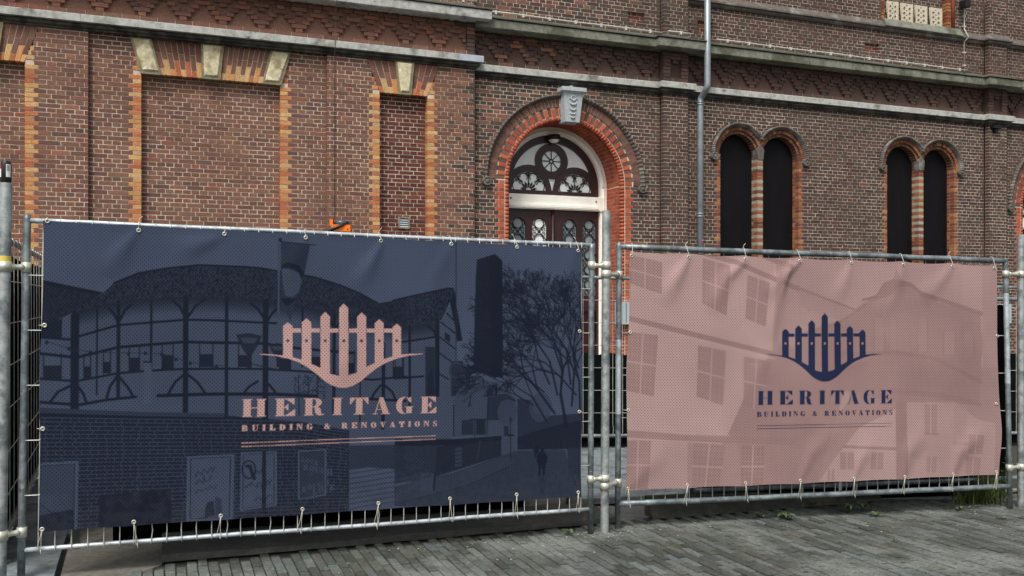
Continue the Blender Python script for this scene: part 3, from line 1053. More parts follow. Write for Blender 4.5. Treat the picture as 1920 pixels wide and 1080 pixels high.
# keystone of the doorway
def kz(py): return uz(1068, py, Y_R - .1)[1]
kb, kt, kc = kz(229), kz(177), kz(163)
yk = Y_R
ku = DU + .045
mb = MB()
w0, w1 = .125, .165
mb.hexa([(ku - w0, yk - .13, kb), (ku + w0, yk - .13, kb), (ku + w1, yk - .17, kt), (ku - w1, yk - .17, kt),
         (ku - w0 - .015, yk + .1, kb), (ku + w0 + .015, yk + .1, kb), (ku + w1, yk + .1, kt), (ku - w1, yk + .1, kt)], None, True)
key = obj('door_keystone', mb, M['key_grey'], building)
mb = MB()
def slab(mb, w, yo, z0, z1, w2=None, yo2=None):
    w2 = w2 or w; yo2 = yo2 or yo
    mb.hexa([(ku - w, yk - yo, z0), (ku + w, yk - yo, z0), (ku + w2, yk - yo2, z1), (ku - w2, yk - yo2, z1),
             (ku - w, yk + .1, z0), (ku + w, yk + .1, z0), (ku + w2, yk + .1, z1), (ku - w2, yk + .1, z1)], None, True)
slab(mb, .168, .175, kt, kt + .035, .205, .21)
slab(mb, .208, .215, kt + .035, kt + .095)
obj('cap', mb, M['key_grey'], key)
mb = MB(); mb.box(ku - .03, ku + .02, yk - .10, yk - .02, kt + .095, kt + .14)
obj('finial', mb, M['key_grey'], key)
kyf = lambda z: yk - .13 - .04 * (z - kb) / (kt - kb)
for i, (zz, r) in enumerate(((.74, .062), (.54, .056), (.38, .048), (.24, .042))):
    mb = MB()
    zc = kb + (kt - kb) * (zz - .02)
    mb.tube([(ku + r * math.cos(math.radians(a)), kyf(zc) - .004, zc + r * .8 * math.sin(math.radians(a))) for a in range(190, 351, 20)],
            [.004, .010, .014, .016, .017, .016, .014, .010, .004], 8)
    obj('ornament', mb, M['key_grey'], key)
mb = MB()
zc = kb + (kt - kb) * .84
mb.tube([(ku + .038 * math.cos(math.radians(a)), kyf(zc) - .004, zc + .038 * math.sin(math.radians(a))) for a in range(0, 361, 30)], .011, 8)
mb.tube([(ku - .075, kyf(zc) - .003, zc - .01), (ku - .05, kyf(zc) - .003, zc - .01)], .008, 6)
mb.tube([(ku + .05, kyf(zc) - .003, zc - .01), (ku + .075, kyf(zc) - .003, zc - .01)], .008, 6)
obj('rosette', mb, M['key_grey'], key)

# ------------------------------------------------------------------ door, frame, fanlight
YF = Y_R + .50
def arch_loop(cu, cz, r, zb, n=32):
    return [(cu - r, zb)] + [(cu + r, zb)] + arc(cu, cz, r, 0, 180, n)
def doorset(cu, cz):
    RF = .845
    fr = filled('door_frame', [arch_loop(cu, cz, R_IN - .004, 0.0), arch_loop(cu, cz, RF, 0.02)], YF, .12, M['cream'], building)
    mb = MB(); tube_arc(mb, cu, cz, .905, 0, 180, 40, YF, .018)
    for s in (-1, 1): mb.tube([(cu + s * .905, YF, 0.1), (cu + s * .905, YF, cz)], .018, 8)
    obj('bead', mb, M['cream'], fr)
    zt0, zt1 = cz - .385, cz - .15
    mb = MB()
    mb.box(cu - RF - .05, cu + RF + .05, YF - .02, YF + .1, zt0, zt1)
    tr = obj('transom', mb, M['cream'], fr)
    mb = MB()
    mb.box(cu - RF + .05, cu + RF - .05, YF - .045, YF - .0205, zt0 + .035, zt0 + .075)
    mb.prism([(cu - RF + .02, zt0 + .018), (cu + RF - .02, zt0 + .018), (cu + RF - .10, zt0 + .035), (cu - RF + .10, zt0 + .035)], YF - .04, YF - .0205)
    obj('transom_moulding', mb, M['cream'], fr)
    for s in (-1, 1):
        mb = MB(); mb.lathe([(0, -.03), (.012, -.03), (.018, -.022), (.018, -.0205)], (cu + s * (RF - .08), YF, zt0 + .16), 'y', 12)
        obj('stud', mb, M['stone_edge'], fr)
    # fanlight tracery
    R = RF
    cz2 = cz
    rc = (cu - .01, cz2 + .50 * R)
    L1 = (cu - .49 * R, cz2 - .085 * R); L2 = (cu + .49 * R, cz2 - .085 * R); rl_ = .36 * R
    base = cz2 - .15
    outer = [(cu - R, base), (cu + R, base)] + arc(cu, cz2, R, 0, 180, 40)
    loops = [outer, arc(rc[0], rc[1], .205 * R, 0, 345, 23)]
    for c in (L1, L2):
        loops.append(arc(c[0], c[1], rl_, 0, 180, 20))
    # side lunes bounded by outer arc, rosette ring and lobe ring
    for s in (-1, 1):
        pts = []
        lo = []
        for i in range(0, 90, 3):
            a = math.radians(i)
            p = (cu + s * .86 * R * math.cos(a), cz2 + .86 * R * math.sin(a))
            c = L1 if s < 0 else L2
            if math.hypot(p[0] - rc[0], p[1] - rc[1]) > .345 * R and math.hypot(p[0] - c[0], p[1] - c[1]) > .49 * R and p[1] > cz2 + .3 * R:
                pts.append(p)
        def ringpts(c, r, rng):
            out = []
            for i in rng:
                a = math.radians(i)
                p = (c[0] + s * r * math.cos(a), c[1] + r * math.sin(a))
                if math.hypot(p[0] - cu, p[1] - cz2) < .86 * R: out.append(p)
            return out
        c = L1 if s < 0 else L2
        r1 = [p for p in ringpts(rc, .345 * R, range(75, -80, -5)) if math.hypot(p[0] - c[0], p[1] - c[1]) > .49 * R]
        r2 = [p for p in ringpts(c, .49 * R, range(150, 0, -5)) if math.hypot(p[0] - rc[0], p[1] - rc[1]) > .345 * R]
        r2 = [p for p in r2 if p[1] > cz2 + .1 * R]
        loops.append(pts + r1 + r2)
    loops.append([(cu - .085 * R, cz2 + .17 * R), (cu, cz2 + .15 * R), (cu + .085 * R, cz2 + .17 * R), (cu + .035 * R, cz2 + .02 * R), (cu + .012 * R, cz2 - .08 * R), (cu - .012 * R, cz2 - .08 * R), (cu - .035 * R, cz2 + .02 * R)])
    YT = YF + .06
    fan = filled('fanlight', loops, YT, .05, M['brown'], building)
    filled('pane', [[(cu - R + .02, base + .01), (cu + R - .02, base + .01)] + arc(cu, cz2, R - .02, 0, 180, 30)], YT + .035, .008, M['pane_white'], fan)
    mb = MB()
    for i in range(8):
        a = math.radians(i * 45)
        mb.tube([(rc[0] + .03 * math.cos(a), YT + .02, rc[1] + .03 * math.sin(a)), (rc[0] + .2 * R * math.cos(a), YT + .02, rc[1] + .2 * R * math.sin(a))], .0075, 6)
    tube_arc(mb, rc[0], rc[1], .03, 0, 360, 16, YT + .02, .008)
    obj('rosette_bars', mb, M['iron'], fan)
    for c in (L1, L2):
        mb = MB()
        yg = YT + .02
        for a in (45, 90, 135):
            t = math.radians(a)
            mb.tube([(c[0] + .06 * math.cos(t), yg, c[1] + .06 * math.sin(t)), (c[0] + rl_ * .98 * math.cos(t), yg, c[1] + rl_ * .98 * math.sin(t))], .0065, 6)
            e = (c[0] + rl_ * .86 * math.cos(t), c[1] + rl_ * .86 * math.sin(t))
            for s in (-1, 1):
                q = t + s * math.pi / 2
                cc = (e[0] + .026 * math.cos(q), e[1] + .026 * math.sin(q))
                tube_arc(mb, cc[0], cc[1], .024, 0, 300, 12, yg, .006)
        for a in (20, 67, 113, 160):
            t = math.radians(a)
            cc = (c[0] + rl_ * .62 * math.cos(t), c[1] + rl_ * .62 * math.sin(t))
            tube_arc(mb, cc[0], cc[1], rl_ * .335, a - 118, a + 118, 18, yg, .0065)
        tube_arc(mb, c[0], c[1], .055, 0, 180, 12, yg, .007)
        for a in (12, 38, 64, 90, 116, 142, 168):
            t = math.radians(a)
            d = Vector((math.cos(t), math.sin(t))); w = Vector((-d.y, d.x))
            b0 = Vector(c) + d * .055; m_ = Vector(c) + d * .10; e = Vector(c) + d * .15
            mb.prism([tuple(b0), tuple(m_ - w * .018), tuple(e), tuple(m_ + w * .018)], yg - .006, yg + .006)
        obj('grille', mb, M['iron'], fan)
    # bulkhead lamp under the crown
    lz = cz2 + R * .93
    mb = MB(); mb.lathe([(.0, -.03), (.10, -.03), (.115, .0), (.10, .05), (.0, .06)], (cu - .01, YT - .09, lz), 'z', 20)
    lamp = obj('porch_lamp', mb, M['iron'], building)
    mb = MB(); mb.lathe([(.0, -.085), (.045, -.078), (.075, -.055), (.088, -.025), (.088, -.01)], (cu - .01, YT - .09, lz), 'z', 20)
    obj('globe', mb, M['pane_white'], lamp)
    # two leaves with arched glazing
    W = RF
    for s, xs in ((-1, ((-.745, .27), (-.365, .26))), (1, ((.185, .25), (.545, .25)))):
        x0, x1 = (cu - W, cu - .005) if s < 0 else (cu + .005, cu + W)
        loops = [[(x0, .15), (x1, .15), (x1, zt0), (x0, zt0)]]
        holes = []
        for off, w in xs:
            cx, r = cu + off + w / 2, w / 2
            zt = zt0 - .14 - r
            holes.append((cx, r, zt))
            loops.append([(cx - r, 1.75), (cx + r, 1.75)] + arc(cx, zt, r, 0, 180, 14))
            loops.append([(cx - r, .45), (cx + r, .45), (cx + r, 1.5), (cx - r, 1.5)])
        leaf = filled('door_leaf', loops, YF + .05, .05, M['brown'], building)
        mb = MB()
        for cx, r, zt in holes:
            mb.box(cx - r - .01, cx + r + .01, YF + .085, YF + .095, .43, 1.52)
        obj('panel', mb, M['brown'], leaf)
        for hi, (cx, r, zt) in enumerate(holes):
            filled('pane', [[(cx - r + .001, 1.76), (cx + r - .001, 1.76)] + arc(cx, zt, r - .001, 0, 180, 14)], YF + .085, .006,
                   M['pane_white'] if (s < 0 and hi == 1) else M['pane_grey'], leaf)
            mb = MB()
            yg = YF + .07
            z = zt + r * .35
            i = 0
            while z > 1.8:
                tube_arc(mb, cx, z, r * .62, 0, 360, 18, yg, .0065)
                mb.lathe([(0, -.012), (.02, -.01), (.024, 0), (0, .01)], (cx, yg, z - r), 'y', 8)
                for sx in (-1, 1):
                    mb.tube([(cx + sx * r, yg, z + r * .1), (cx, yg, z - r), (cx - sx * r, yg, z - 2.1 * r)][:2], .006, 6)
                    mb.tube([(cx, yg, z - r), (cx + sx * r, yg, z - 2.1 * r)], .006, 6)
                    tube_arc(mb, cx + sx * r * .62, z - r * .75, r * .22, 0, 330, 12, yg, .0055)
                    tube_arc(mb, cx + sx * r * .62, z - r * 1.35, r * .22, 0, 330, 12, yg, .0055)
                z -= 2 * r
            obj('grille', mb, M['iron'], leaf)
        if s > 0:
            mb = MB(); mb.tube([(cu - .0, YF + .035, .16), (cu - .0, YF + .035, zt0 - .01)], .025, 8)
            obj('cover_strip', mb, M['brown'], leaf)
doorset(DU, DZ)
doorset(DU2, DZ2)

# ------------------------------------------------------------------ paired round-headed windows, boarded up
for um, zm in PW:
    y = Y_R
    mb = MB()
    for s in (-1, 1):
        cu = um + s * W_SP
        cl = (lambda x: x < um - .002) if s < 0 else (lambda x: x > um + .002)
        arch_band(mb, cu, zm, W_R + .056, W_OUT - .01, 0, 180, 40, y + .002, y + .28, cl)
        arch_band(mb, cu, zm, W_R + .004, W_R + .057, 0, 180, 40, y + .036, y + .28, cl)
        a, b = sorted((cu + s * (W_R + .006), cu + s * (W_R + .11)))
        mb.box(a, b, y + .004, y + .28, Z_SILL, zm)
    mb.box(um - (W_SP - W_R) + .006, um + (W_SP - W_R) - .006, y + .004, y + .28, Z_SILL, zm + .12)
    bed = obj('window_arch', mb, M['mortar'], building)
    P = []
    pil = W_SP - W_R
    for s in (-1, 1):
        cu = um + s * W_SP
        cl = (lambda x: x < um - .012) if s < 0 else (lambda x: x > um + .012)
        br = [lin(104, 70, 54), lin(122, 84, 58), lin(96, 66, 54)]
        ring(P, cu, zm, W_R + .052, W_OUT - .062, 0, 180, 26, y - .006, y + .1, lambda i: jit(random.choice(ORANGE_R + br), .15), clip=cl)
        ring(P, cu, zm, W_R, W_R + .06, 0, 180, 22, y + .03, y + .2, lambda i: jit(random.choice(br), .15), clip=cl)
        for k in range(int(Z_SILL / CH) + 1, int(zm / CH) + 1):
            z0, z1 = k * CH + .005, min(k * CH + .055, zm)
            if z1 - z0 < .02: continue
            w = .108 if k % 2 else .058
            a, b = sorted((cu + s * W_R, cu + s * (W_R + w)))
            P.append(('b', a, b, y - .001, y + .10, z0, z1, jit(random.choice(ORANGE_R), .15)))
            a, b = sorted((cu + s * (W_R + .002), cu + s * (W_R + .06)))
            P.append(('b', a, b, y + .108, y + .27, z0, z1, jit(random.choice(ORANGE_R), .15)))
    white = lin(158, 150, 134)
    for k in range(int(Z_SILL / CH) + 1, int(zm / CH) + 1):
        z0, z1 = k * CH + .005, min(k * CH + .055, zm)
        if z1 - z0 < .02: continue
        st = (k % 2 == 0) and z0 > Z_SILL + .65 and random.random() < .85
        c = jit(white, .1) if st else jit(random.choice(ORANGE_R), .15)
        c2 = jit(white, .1) if st else jit(random.choice(ORANGE_R), .15)
        P.append(('b', um - pil, um + pil, y - .001, y + .11, z0, z1, c))
        P.append(('b', um - pil + .001, um + pil - .001, y + .117, y + .27, z0, z1, c2))
    emit(P, 'voussoir', bed, 'brick', 300)
    mb = MB()
    mb.prism([(um - pil, zm - .05), (um + pil, zm - .05), (um + pil + .02, zm + .12), (um, zm + .23), (um - pil - .02, zm + .12)], y - .014, y + .12)
    obj('springer', mb, M['hood'], bed)
    for s in (-1, 1):
        cu = um + s * W_SP
        cl = (lambda x: x < um - .001) if s < 0 else (lambda x: x > um + .001)
        mb = MB()
        hood_profile(mb, cu, zm, W_OUT - .062, W_OUT, 0, 180, 44, y, .075, cl)
        hm = obj('hood_mould', mb, M['hood'], building)
        mb = MB(); scroll(mb, cu + s * (W_OUT - .04), y, zm - .05, .07)
        obj('scroll', mb, M['hood'], hm)
        mb = MB(); mb.box(cu + s * (W_OUT - .03) - .045, cu + s * (W_OUT - .03) + .045, y - .045, y + .02, zm - .05, zm + .01)
        obj('scroll_block', mb, M['hood'], hm)
        bd = filled('window_board', [[(cu - W_R - .012, Z_SILL - .02), (cu + W_R + .012, Z_SILL - .02)] + arc(cu, zm, W_R + .012, 0, 180, 28)], y + .17, .02, M['board_black'], building)
        mb = MB()
        for sx in (-1, 1):
            for zz in (Z_SILL + .2, Z_SILL + .9, Z_SILL + 1.5):
                mb.lathe([(0, -.004), (.008, -.003), (.009, 0)], (cu + sx * (W_R - .04), y + .17, zz), 'y', 8)
        obj('screws', mb, M['iron'], bd)
    for s in (-1, 0, 1):
        mb = MB()
        uu = um + s * (W_SP * 2)
        mb.lathe([(.20, 0), (.20, .04), (.15, .08), (.06, .11), (0, .115)], (uu, y + .02, Z_SILL - .06), 'z', 14)
        obj('sill_cap', mb, M['stone_moss'], building)
    sweep('window_sill', [(um - 1.05, y - .002), (um + 1.05, y - .002)], [(0, Z_SILL + .01), (.02, Z_SILL), (.09, Z_SILL - .04), (.09, Z_SILL - .1), (0, Z_SILL - .1)], M['stone_grey'], building)

# upper window: pierced white panels between dark piers
y = Y_R
for i, (p0, p1) in enumerate(((1664, 1683), (1690, 1710.5), (1717, 1737), (1744.5, 1765))):
    a, b = U(p0, y + .06), U(p1, y + .06)
    z0, z1 = 6.90, 7.26
    mx = (a + b) / 2
    loops = [[(a, z0), (b, z0), (b, z1), (a, z1)]]
    for zz in (.25, .5, .75):
        zc = z0 + (z1 - z0) * zz
        for s in (-1, 1):
            loops.append(arc(mx + s * (b - a) * .24, zc, .032, 0, 330, 11))
    for zz in (.12, .38, .62, .88):
        zc = z0 + (z1 - z0) * zz
        loops.append([(mx - .02, zc), (mx, zc - .022), (mx + .02, zc), (mx, zc + .022)])
    pn = filled('pierced_panel', loops, y + .06, .03, M['terracotta'], building)
    for xa, xb, za, zb in ((a - .008, a + .014, z0, z1), (b - .014, b + .008, z0, z1)):
        mb = MB()
        mb.box(xa, xb, y + .045, y + .0595, za, zb)
        obj('panel_frame', mb, M['terracotta'], pn)
    for zz in (.25, .5, .75):
        mb = MB()
        zc = z0 + (z1 - z0) * zz
        for s in (-1, 1): tube_arc(mb, mx + s * (b - a) * .24, zc, .022, 0, 280, 10, y + .058, .006)
        obj('volute', mb, M['terracotta'], pn)
mb = MB()
for k in range(0, 20):
    z0 = UW_Z + k * CH
    for xa, xb in ((uw0 - .1, uw0 - .02), (uw1 + .03, uw1 + .12)):
        mb.box(xa, xb, y + (k % 2) * .006, y + .12, z0 + .006, z0 + .055, jit(random.choice(ORANGE_R), .15))
o = obj('window_jamb', mb, M['brick'], building)
mb = MB(); mb.tube([(uw1 + .16, y - .01, UW_Z + .05), (uw1 + .16, y - .01, ZTOP)], .035, 10)
obj('jamb_shaft', mb, material('shaft', lin(140, 72, 44), .8, n_amt=.2), building)

# ------------------------------------------------------------------ pipes and fittings on the wall
def wall_tube(name, pts, r, mat, n=12, y=0.0):
    mb = MB(); mb.tube(pts, r, n)
    return obj(name, mb, mat, building)
def pp(px, py, y):
    u, z = uz(px, py, y)
    return (u, y, z)
yp1, yp0 = -.17, Y_R - .085
d0 = pp(1328, -60, yp1); d1 = pp(1326.5, 162, yp1)
e0 = pp(1313, 186, yp0); e1 = pp(1313.5, 460, yp0)
pts = [(d1[0], yp1, 8.0), (d1[0], yp1, d1[2] + .05), (d1[0], yp1, d1[2]), (d1[0] - .02, yp1 + .03, d1[2] - .06), (e0[0] + .02, yp0 - .03, e0[2] + .05), (e0[0], yp0, e0[2]), (e0[0], yp0, e0[2] - .06), (e0[0], yp0, 0)]
dp = wall_tube('downpipe', pts, .053, M['pipe_zinc'], 16)
for px, py, yy in ((1313, 192, yp0), (1313, 196, yp0), (1313, 401, yp0), (1313, 406, yp0)):
    u, z = uz(px, py, yy)
    mb = MB(); mb.lathe([(.054, -.012), (.062, -.01), (.062, .01), (.054, .012)], (e0[0], yy, z), 'z', 16)
    obj('collar', mb, M['pipe_zinc'], dp)
mb = MB(); mb.lathe([(0, -.006), (.02, -.004), (.02, 0)], (e0[0] + .02, yp0 - .052, uz(1313, 452, yp0)[1]), 'y', 10)
obj('sticker', mb, material('magenta', lin(200, 40, 120), .5, n_amt=.05), dp)
# bird wire / cable conduits lying on the cornice
def conduit(u0, u1, y, z, clips):
    mb = MB()
    n = max(2, int((u1 - u0) / .5))
    mb.tube([(u0 + (u1 - u0) * i / n, y, z + .006 * math.sin(i * 1.7)) for i in range(n + 1)], .012, 8)
    c = obj('conduit', mb, M['conduit'], building)
    m2 = int((u1 - u0) / .42)
    for i in range(m2):
        u = u0 + (i + .5) * (u1 - u0) / m2
        q = MB(); q.box(u - .016, u + .016, y - .018, y + .03, z - .035, z + .022)
        obj('clip', q, M['conduit'], c)
zc = ZC_R + .27
conduit(uC + .12, uE0 - .03, Y_R - .11, zc, 0)
conduit(uE0 + .02, uE1 + .02, Y_P - .11, zc, 0)
conduit(uE1 + .55, U(1806, Y_R), Y_R - .11, zc, 0)
conduit(U(560), uC + .0, Y_L - .11, ZC_L + .27, 0)
uv_ = U(1808, Y_R - .03)
mb = MB(); mb.tube([(uv_, Y_R - .03, zc - .02), (uv_, Y_R - .03, 6.66), (uv_, Y_R - .13, 6.72), (uv_, Y_R - .03, 6.9), (uv_, Y_R - .03, 7.9)], .013, 8)
cv = obj('conduit', mb, M['conduit'], building)
for z in (6.2, 6.45, 6.95, 7.15):
    q = MB(); q.box(uv_ - .03, uv_ + .03, Y_R - .045, Y_R - .005, z - .012, z + .012)
    obj('clip', q, M['conduit'], cv)
# flood light bracket above the upper window
q = MB(); uu = U(1808, Y_R - .1)
q.box(uu - .08, uu + .06, Y_R - .2, Y_R - .06, 7.28, 7.40); q.tube([(uu, Y_R - .06, 7.36), (uu, Y_R + .01, 7.40)], .02, 8)
obj('floodlight', q, M['iron'], building)
# small security light on the pilaster
uu, zz = uz(1868, 241, Y_P - .05)
q = MB(); q.box(uu - .10, uu + .10, Y_P - .10, Y_P + .002, zz, zz + .05); q.box(uu - .04, uu + .04, Y_P - .06, Y_P + .002, zz - .07, zz)
obj('security_light', q, M['iron'], building)
# lightning cable down the pier
uu = U(626.5, -.02)
mb = MB(); mb.tube([(uu, -.235, 6.3), (uu, -.235, ZC_L - .02), (uu, -.12, ZC_L - .08), (uu, -.118, ZS_L), (uu, -.112, ZS_L - .12), (uu + .004, -.02, ZS_L - .25), (uu, -.02, 0)], .0045, 6)
M['cable'] = material('cable', lin(96, 78, 66), .7, n_amt=.2)
obj('lightning_cable', mb, M['cable'], building)
# ventilation grille in the narrow blind window
a, b = uz(747, 406, .1), uz(768.5, 429, .1)
v0, v1, w0, w1 = a[0], b[0], b[1], a[1]
yv = Y_L + .13
vent = filled('vent', [[(v0, w0), (v1, w0), (v1, w1), (v0, w1)], [(v0 + .022, w0 + .022), (v1 - .022, w0 + .022), (v1 - .022, w1 - .022), (v0 + .022, w1 - .022)]], yv - .03, .028, M['stone_edge'], building)
for i in range(4):
    z0 = w0 + .024 + (w1 - w0 - .048) * i / 4
    h = (w1 - w0 - .048) / 4
    q = MB(); q.hexa([(v0 + .023, yv - .027, z0), (v1 - .023, yv - .027, z0), (v1 - .023, yv - .006, z0 + h * .85), (v0 + .023, yv - .006, z0 + h * .85),
                      (v0 + .023, yv - .022, z0), (v1 - .023, yv - .022, z0), (v1 - .023, yv - .002, z0 + h * .85), (v0 + .023, yv - .002, z0 + h * .85)], None, True)
    obj('slat', q, M['zinc_new'], vent)
# meter boxes seen past the end of the fence and between the panels
for px0, px1, py0, py1 in ((1868, 1895, 570, 606), (1158, 1186, 566, 608)):
    yb = Y_P if px0 > 1500 else Y_R
    a, b = uz(px0, py0, yb - .1), uz(px1, py1, yb - .1)
    q = MB(); q.box(a[0], b[0], yb - .12, yb - .004, b[1], a[1])
    bx = obj('meter_box', q, M['box_grey'], building)
    q = MB(); q.box(a[0] + (b[0] - a[0]) * .52, a[0] + (b[0] - a[0]) * .55, yb - .123, yb - .1205, b[1] + .02, a[1] - .02)
    obj('door_gap', q, M['iron'], bx)

# ------------------------------------------------------------------ ground
def gpt(x, y, dz=0.0): return (x, y, gz(x) + dz)
mb = MB()
mb.add([gpt(-400, -300, -.05), gpt(400, -300, -.05), gpt(400, 500, -.05), gpt(-400, 500, -.05)], [(0, 1, 2, 3)])
tag(obj('ground', mb, M['asphalt']), kind='structure')

# paved strip of clinkers in front of the fence, laid square to the building
front = [on_ground(235, 1082), on_ground(303, 1057), on_ground(1160, 980), on_ground(1235, 970), on_ground(1660, 936), on_ground(1905, 940), on_ground(2300, 930)]
def fence_line_y(x):
    pts = [(p.x, p.y) for p in front]
    if x <= pts[0][0]: return -99
    for (a, b), (c, d) in zip(pts[:-1], pts[1:]):
        if x <= c: return b + (d - b) * (x - a) / (c - a)
    return pts[-1][1]
mb = MB()
step = [(-2.6 + .1 * i) for i in range(100)]
vs, fs = [], []
for i, x in enumerate(step):
    yl = max(fence_line_y(x), 2.2) + .09
    vs += [gpt(x, 2.0, -.014), gpt(x, yl, -.014)]
for i in range(len(step) - 1):
    fs.append((2 * i, 2 * i + 2, 2 * i + 3, 2 * i + 1))
mb.add(vs, fs)
pave = tag(obj('pavement', mb, M['joint_sand']), kind='structure')
PV = []
PAV_COLS = [lin(76, 80, 75), lin(69, 72, 67), lin(84, 89, 85), lin(62, 65, 60), lin(72, 75, 68), lin(76, 77, 71), lin(88, 93, 90)]
e1 = Vector((EU.x, EU.y)); e2 = Vector((-NN.x, -NN.y))
pw, pl = .061, .204
for i in range(-72, 155):
    for j in range(-10, 50):
        c = e1 * ((i + .5) * pw) + e2 * ((j + .5 * (i % 2) + .08 * math.sin(i * 1.3)) * pl)
        x, y = c.x, c.y
        if y < 3.6 or x < -2.5 or x > 7.2 or y > fence_line_y(x) - .02: continue
        px, py = proj((x, y, gz(x)))
        if py > 1400 or px < -300 or px > 2250: continue
        PV.append((c, px, py))
vis = sorted([p for p in PV if 10 < p[1] < 1910 and p[2] < 1074], key=lambda p: -p[2])
selp = set(id(p) for p in vis[:300])
pm = MB()
pm.add([(-.5, -.5, -.06), (.5, -.5, -.06), (.5, .5, -.06), (-.5, .5, -.06), (-.5, -.5, -.004), (.5, -.5, -.004), (.5, .5, -.004), (-.5, .5, -.004),
        (-.43, -.475, 0), (.43, -.475, 0), (.43, .475, 0), (-.43, .475, 0)],
       [(0, 1, 5, 4), (1, 2, 6, 5), (2, 3, 7, 6), (3, 0, 4, 7), (4, 5, 9, 8), (5, 6, 10, 9), (6, 7, 11, 10), (7, 4, 8, 11), (8, 9, 10, 11)])
pmesh = pm.mesh('paver'); pmesh.materials.append(M['paver_piece'])
rest = MB()
rot = ALPHA
for p in PV:
    c, px, py = p
    dz = random.uniform(-.006, .004); rz = rot + random.uniform(-.015, .015)
    tx, ty = random.uniform(-.012, .012), random.uniform(-.008, .008)
    col = jit(random.choice(PAV_COLS), .2, .03)
    sx, sy = pw - random.uniform(.004, .010), pl - random.uniform(.009, .018)
    if id(p) in selp:
        o = link('paver', pmesh, None, pave)
        o.location = (c.x, c.y, gz(c.x) + dz)
        o.rotation_euler = (ty, tx + .018, rz)
        o.scale = (sx, sy, 1)
        o.color = (*col, 1)
    else:
        mt = Matrix.Translation((c.x, c.y, gz(c.x) + dz)) @ Matrix.Rotation(rz, 4, 'Z') @ Matrix.Rotation(tx + .018, 4, 'Y') @ Matrix.Rotation(ty, 4, 'X') @ Matrix.Diagonal((sx, sy, 1, 1))
        rest.add([mt @ Vector(v) for v in pm.v], pm.f, col)
o = obj('paver_field', rest, M['paver'], pave); o['kind'] = 'stuff'

# concrete slabs on the left and behind the fence
def sheet(name, pts, z, mat, th=.05):
    n = len(pts)
    q = MB()
    top = [(x, y, gz(x) + z) for x, y in pts]; bot = [(x, y, gz(x) + z - th) for x, y in pts]
    q.add(top + bot, [tuple(range(n))] + [(i, i + n, (i + 1) % n + n, (i + 1) % n) for i in range(n)])
    return tag(obj(name, q, mat), kind='structure')
g = lambda px, py: tuple(on_ground(px, py)[:2])
sheet('concrete_slab', [g(112, 1085), g(235, 1083), g(303, 1058), g(330, 985), g(165, 930), g(139, 985)], -.002, M['slab'])
sheet('concrete_slab', [g(-200, 1085), g(100, 1085), g(130, 985), g(160, 925), g(40, 900), g(-200, 960)], .006, M['slab_blue'])
sheet('concrete_slab', [g(100, 1300), g(-400, 1300), g(-400, 1090), g(104, 1088)], .004, M['slab_blue'])
sheet('concrete_slab', [g(236, 1300), g(113, 1300), g(113, 1088), g(234, 1085)], -.004, M['slab'])
# yard slabs behind the gap
yard = []
for i in range(-4, 9):
    for j in range(0, 5):
        c0 = e1 * (i * .62 - .1) + e2 * (6.75 + j * .92)
        q = [c0 + e1 * .005, c0 + e1 * .612, c0 + e1 * .612 + e2 * .91, c0 + e2 * .91 + e1 * .005]
        if min(v.y for v in q) < max(fence_line_y(v.x) for v in q) + .08: continue
        yard.append([(v.x, v.y) for v in q])
ym = MB(); ym.add([gpt(-6, 6.0, -.03), gpt(9, 9.2, -.03), gpt(9, 14, -.03), gpt(-6, 12, -.03)], [(0, 1, 2, 3)])
yd = tag(obj('yard_paving', ym, M['joint_sand']), kind='structure')
for q in yard:
    m2 = MB()
    zz = random.uniform(-.004, .004)
    top = [(x, y, gz(x) + zz) for x, y in q]; bot = [(x, y, gz(x) + zz - .05) for x, y in q]
    m2.add(top + bot, [(0, 1, 2, 3)] + [(i, i + 4, (i + 1) % 4 + 4, (i + 1) % 4) for i in range(4)])
    obj('slab', m2, M['slab_blue'], yd)

# ------------------------------------------------------------------ fence panels
def fence_panel(name, label, LT, LB, RT, RB, rails, rail_r, rail_mat, post_mat, nv, nh, wire_out, label_group=None, nosag=False, inner=None, post_r=.0205):
    base = LB.copy(); 
    root = empty(name, base)
    tag(root, label, 'fence panel', label_group)
    off = base
    for a, b in ((LB, LT), (RB, RT)):
        mb = MB(); d = (b - a)
        mb.tube([a, a + d * .3, a + d * .6, a + d * .985, b], [post_r, post_r, post_r, post_r, post_r * .9], 14)
        obj('post', mb, post_mat, root, off)
    (tl, tr), (bl, br) = rails
    for a, b in rails:
        mb = MB()
        mb.tube([a + (b - a) * (i / 12) + Vector((0, 0, random.uniform(-.0025, .0025))) for i in range(13)], rail_r, 12)
        obj('rail', mb, rail_mat, root, off)
    # wires
    dr = (tr - tl).normalized()
    nrm = dr.cross((tl - bl).normalized()).normalized()
    if nrm.y > 0: nrm = -nrm
    for i in range(1, nv):
        t = i / nv
        a = bl + (br - bl) * t; b = tl + (tr - tl) * t
        w = nrm * (rail_r + .003) * wire_out
        mb = MB()
        bend = dr * random.choice((0, 0, 0, 0, 0, 0, .003, -.003, .008)) 
        mb.tube([a - Vector((0, 0, rail_r)) + w, a + w, a + (b - a) * .035 + w + bend, a + (b - a) * .07 + w, a + (b - a) * .5 + w, b + w, b + w * .5 + Vector((0, 0, rail_r))], .0032, 5)
        obj('wire', mb, M['wire'], root, off)
    for i in range(1, nh):
        t = i / nh
        a = bl + (tl - bl) * t; b = br + (tr - br) * t
        w = nrm * (rail_r + .006) * wire_out
        mb = MB()
        mb.tube([a + w * .5, a + dr * .03 + w, b - dr * .03 + w, b + w * .5], .0032, 5)
        obj('wire', mb, M['wire'], root, off)
    return root

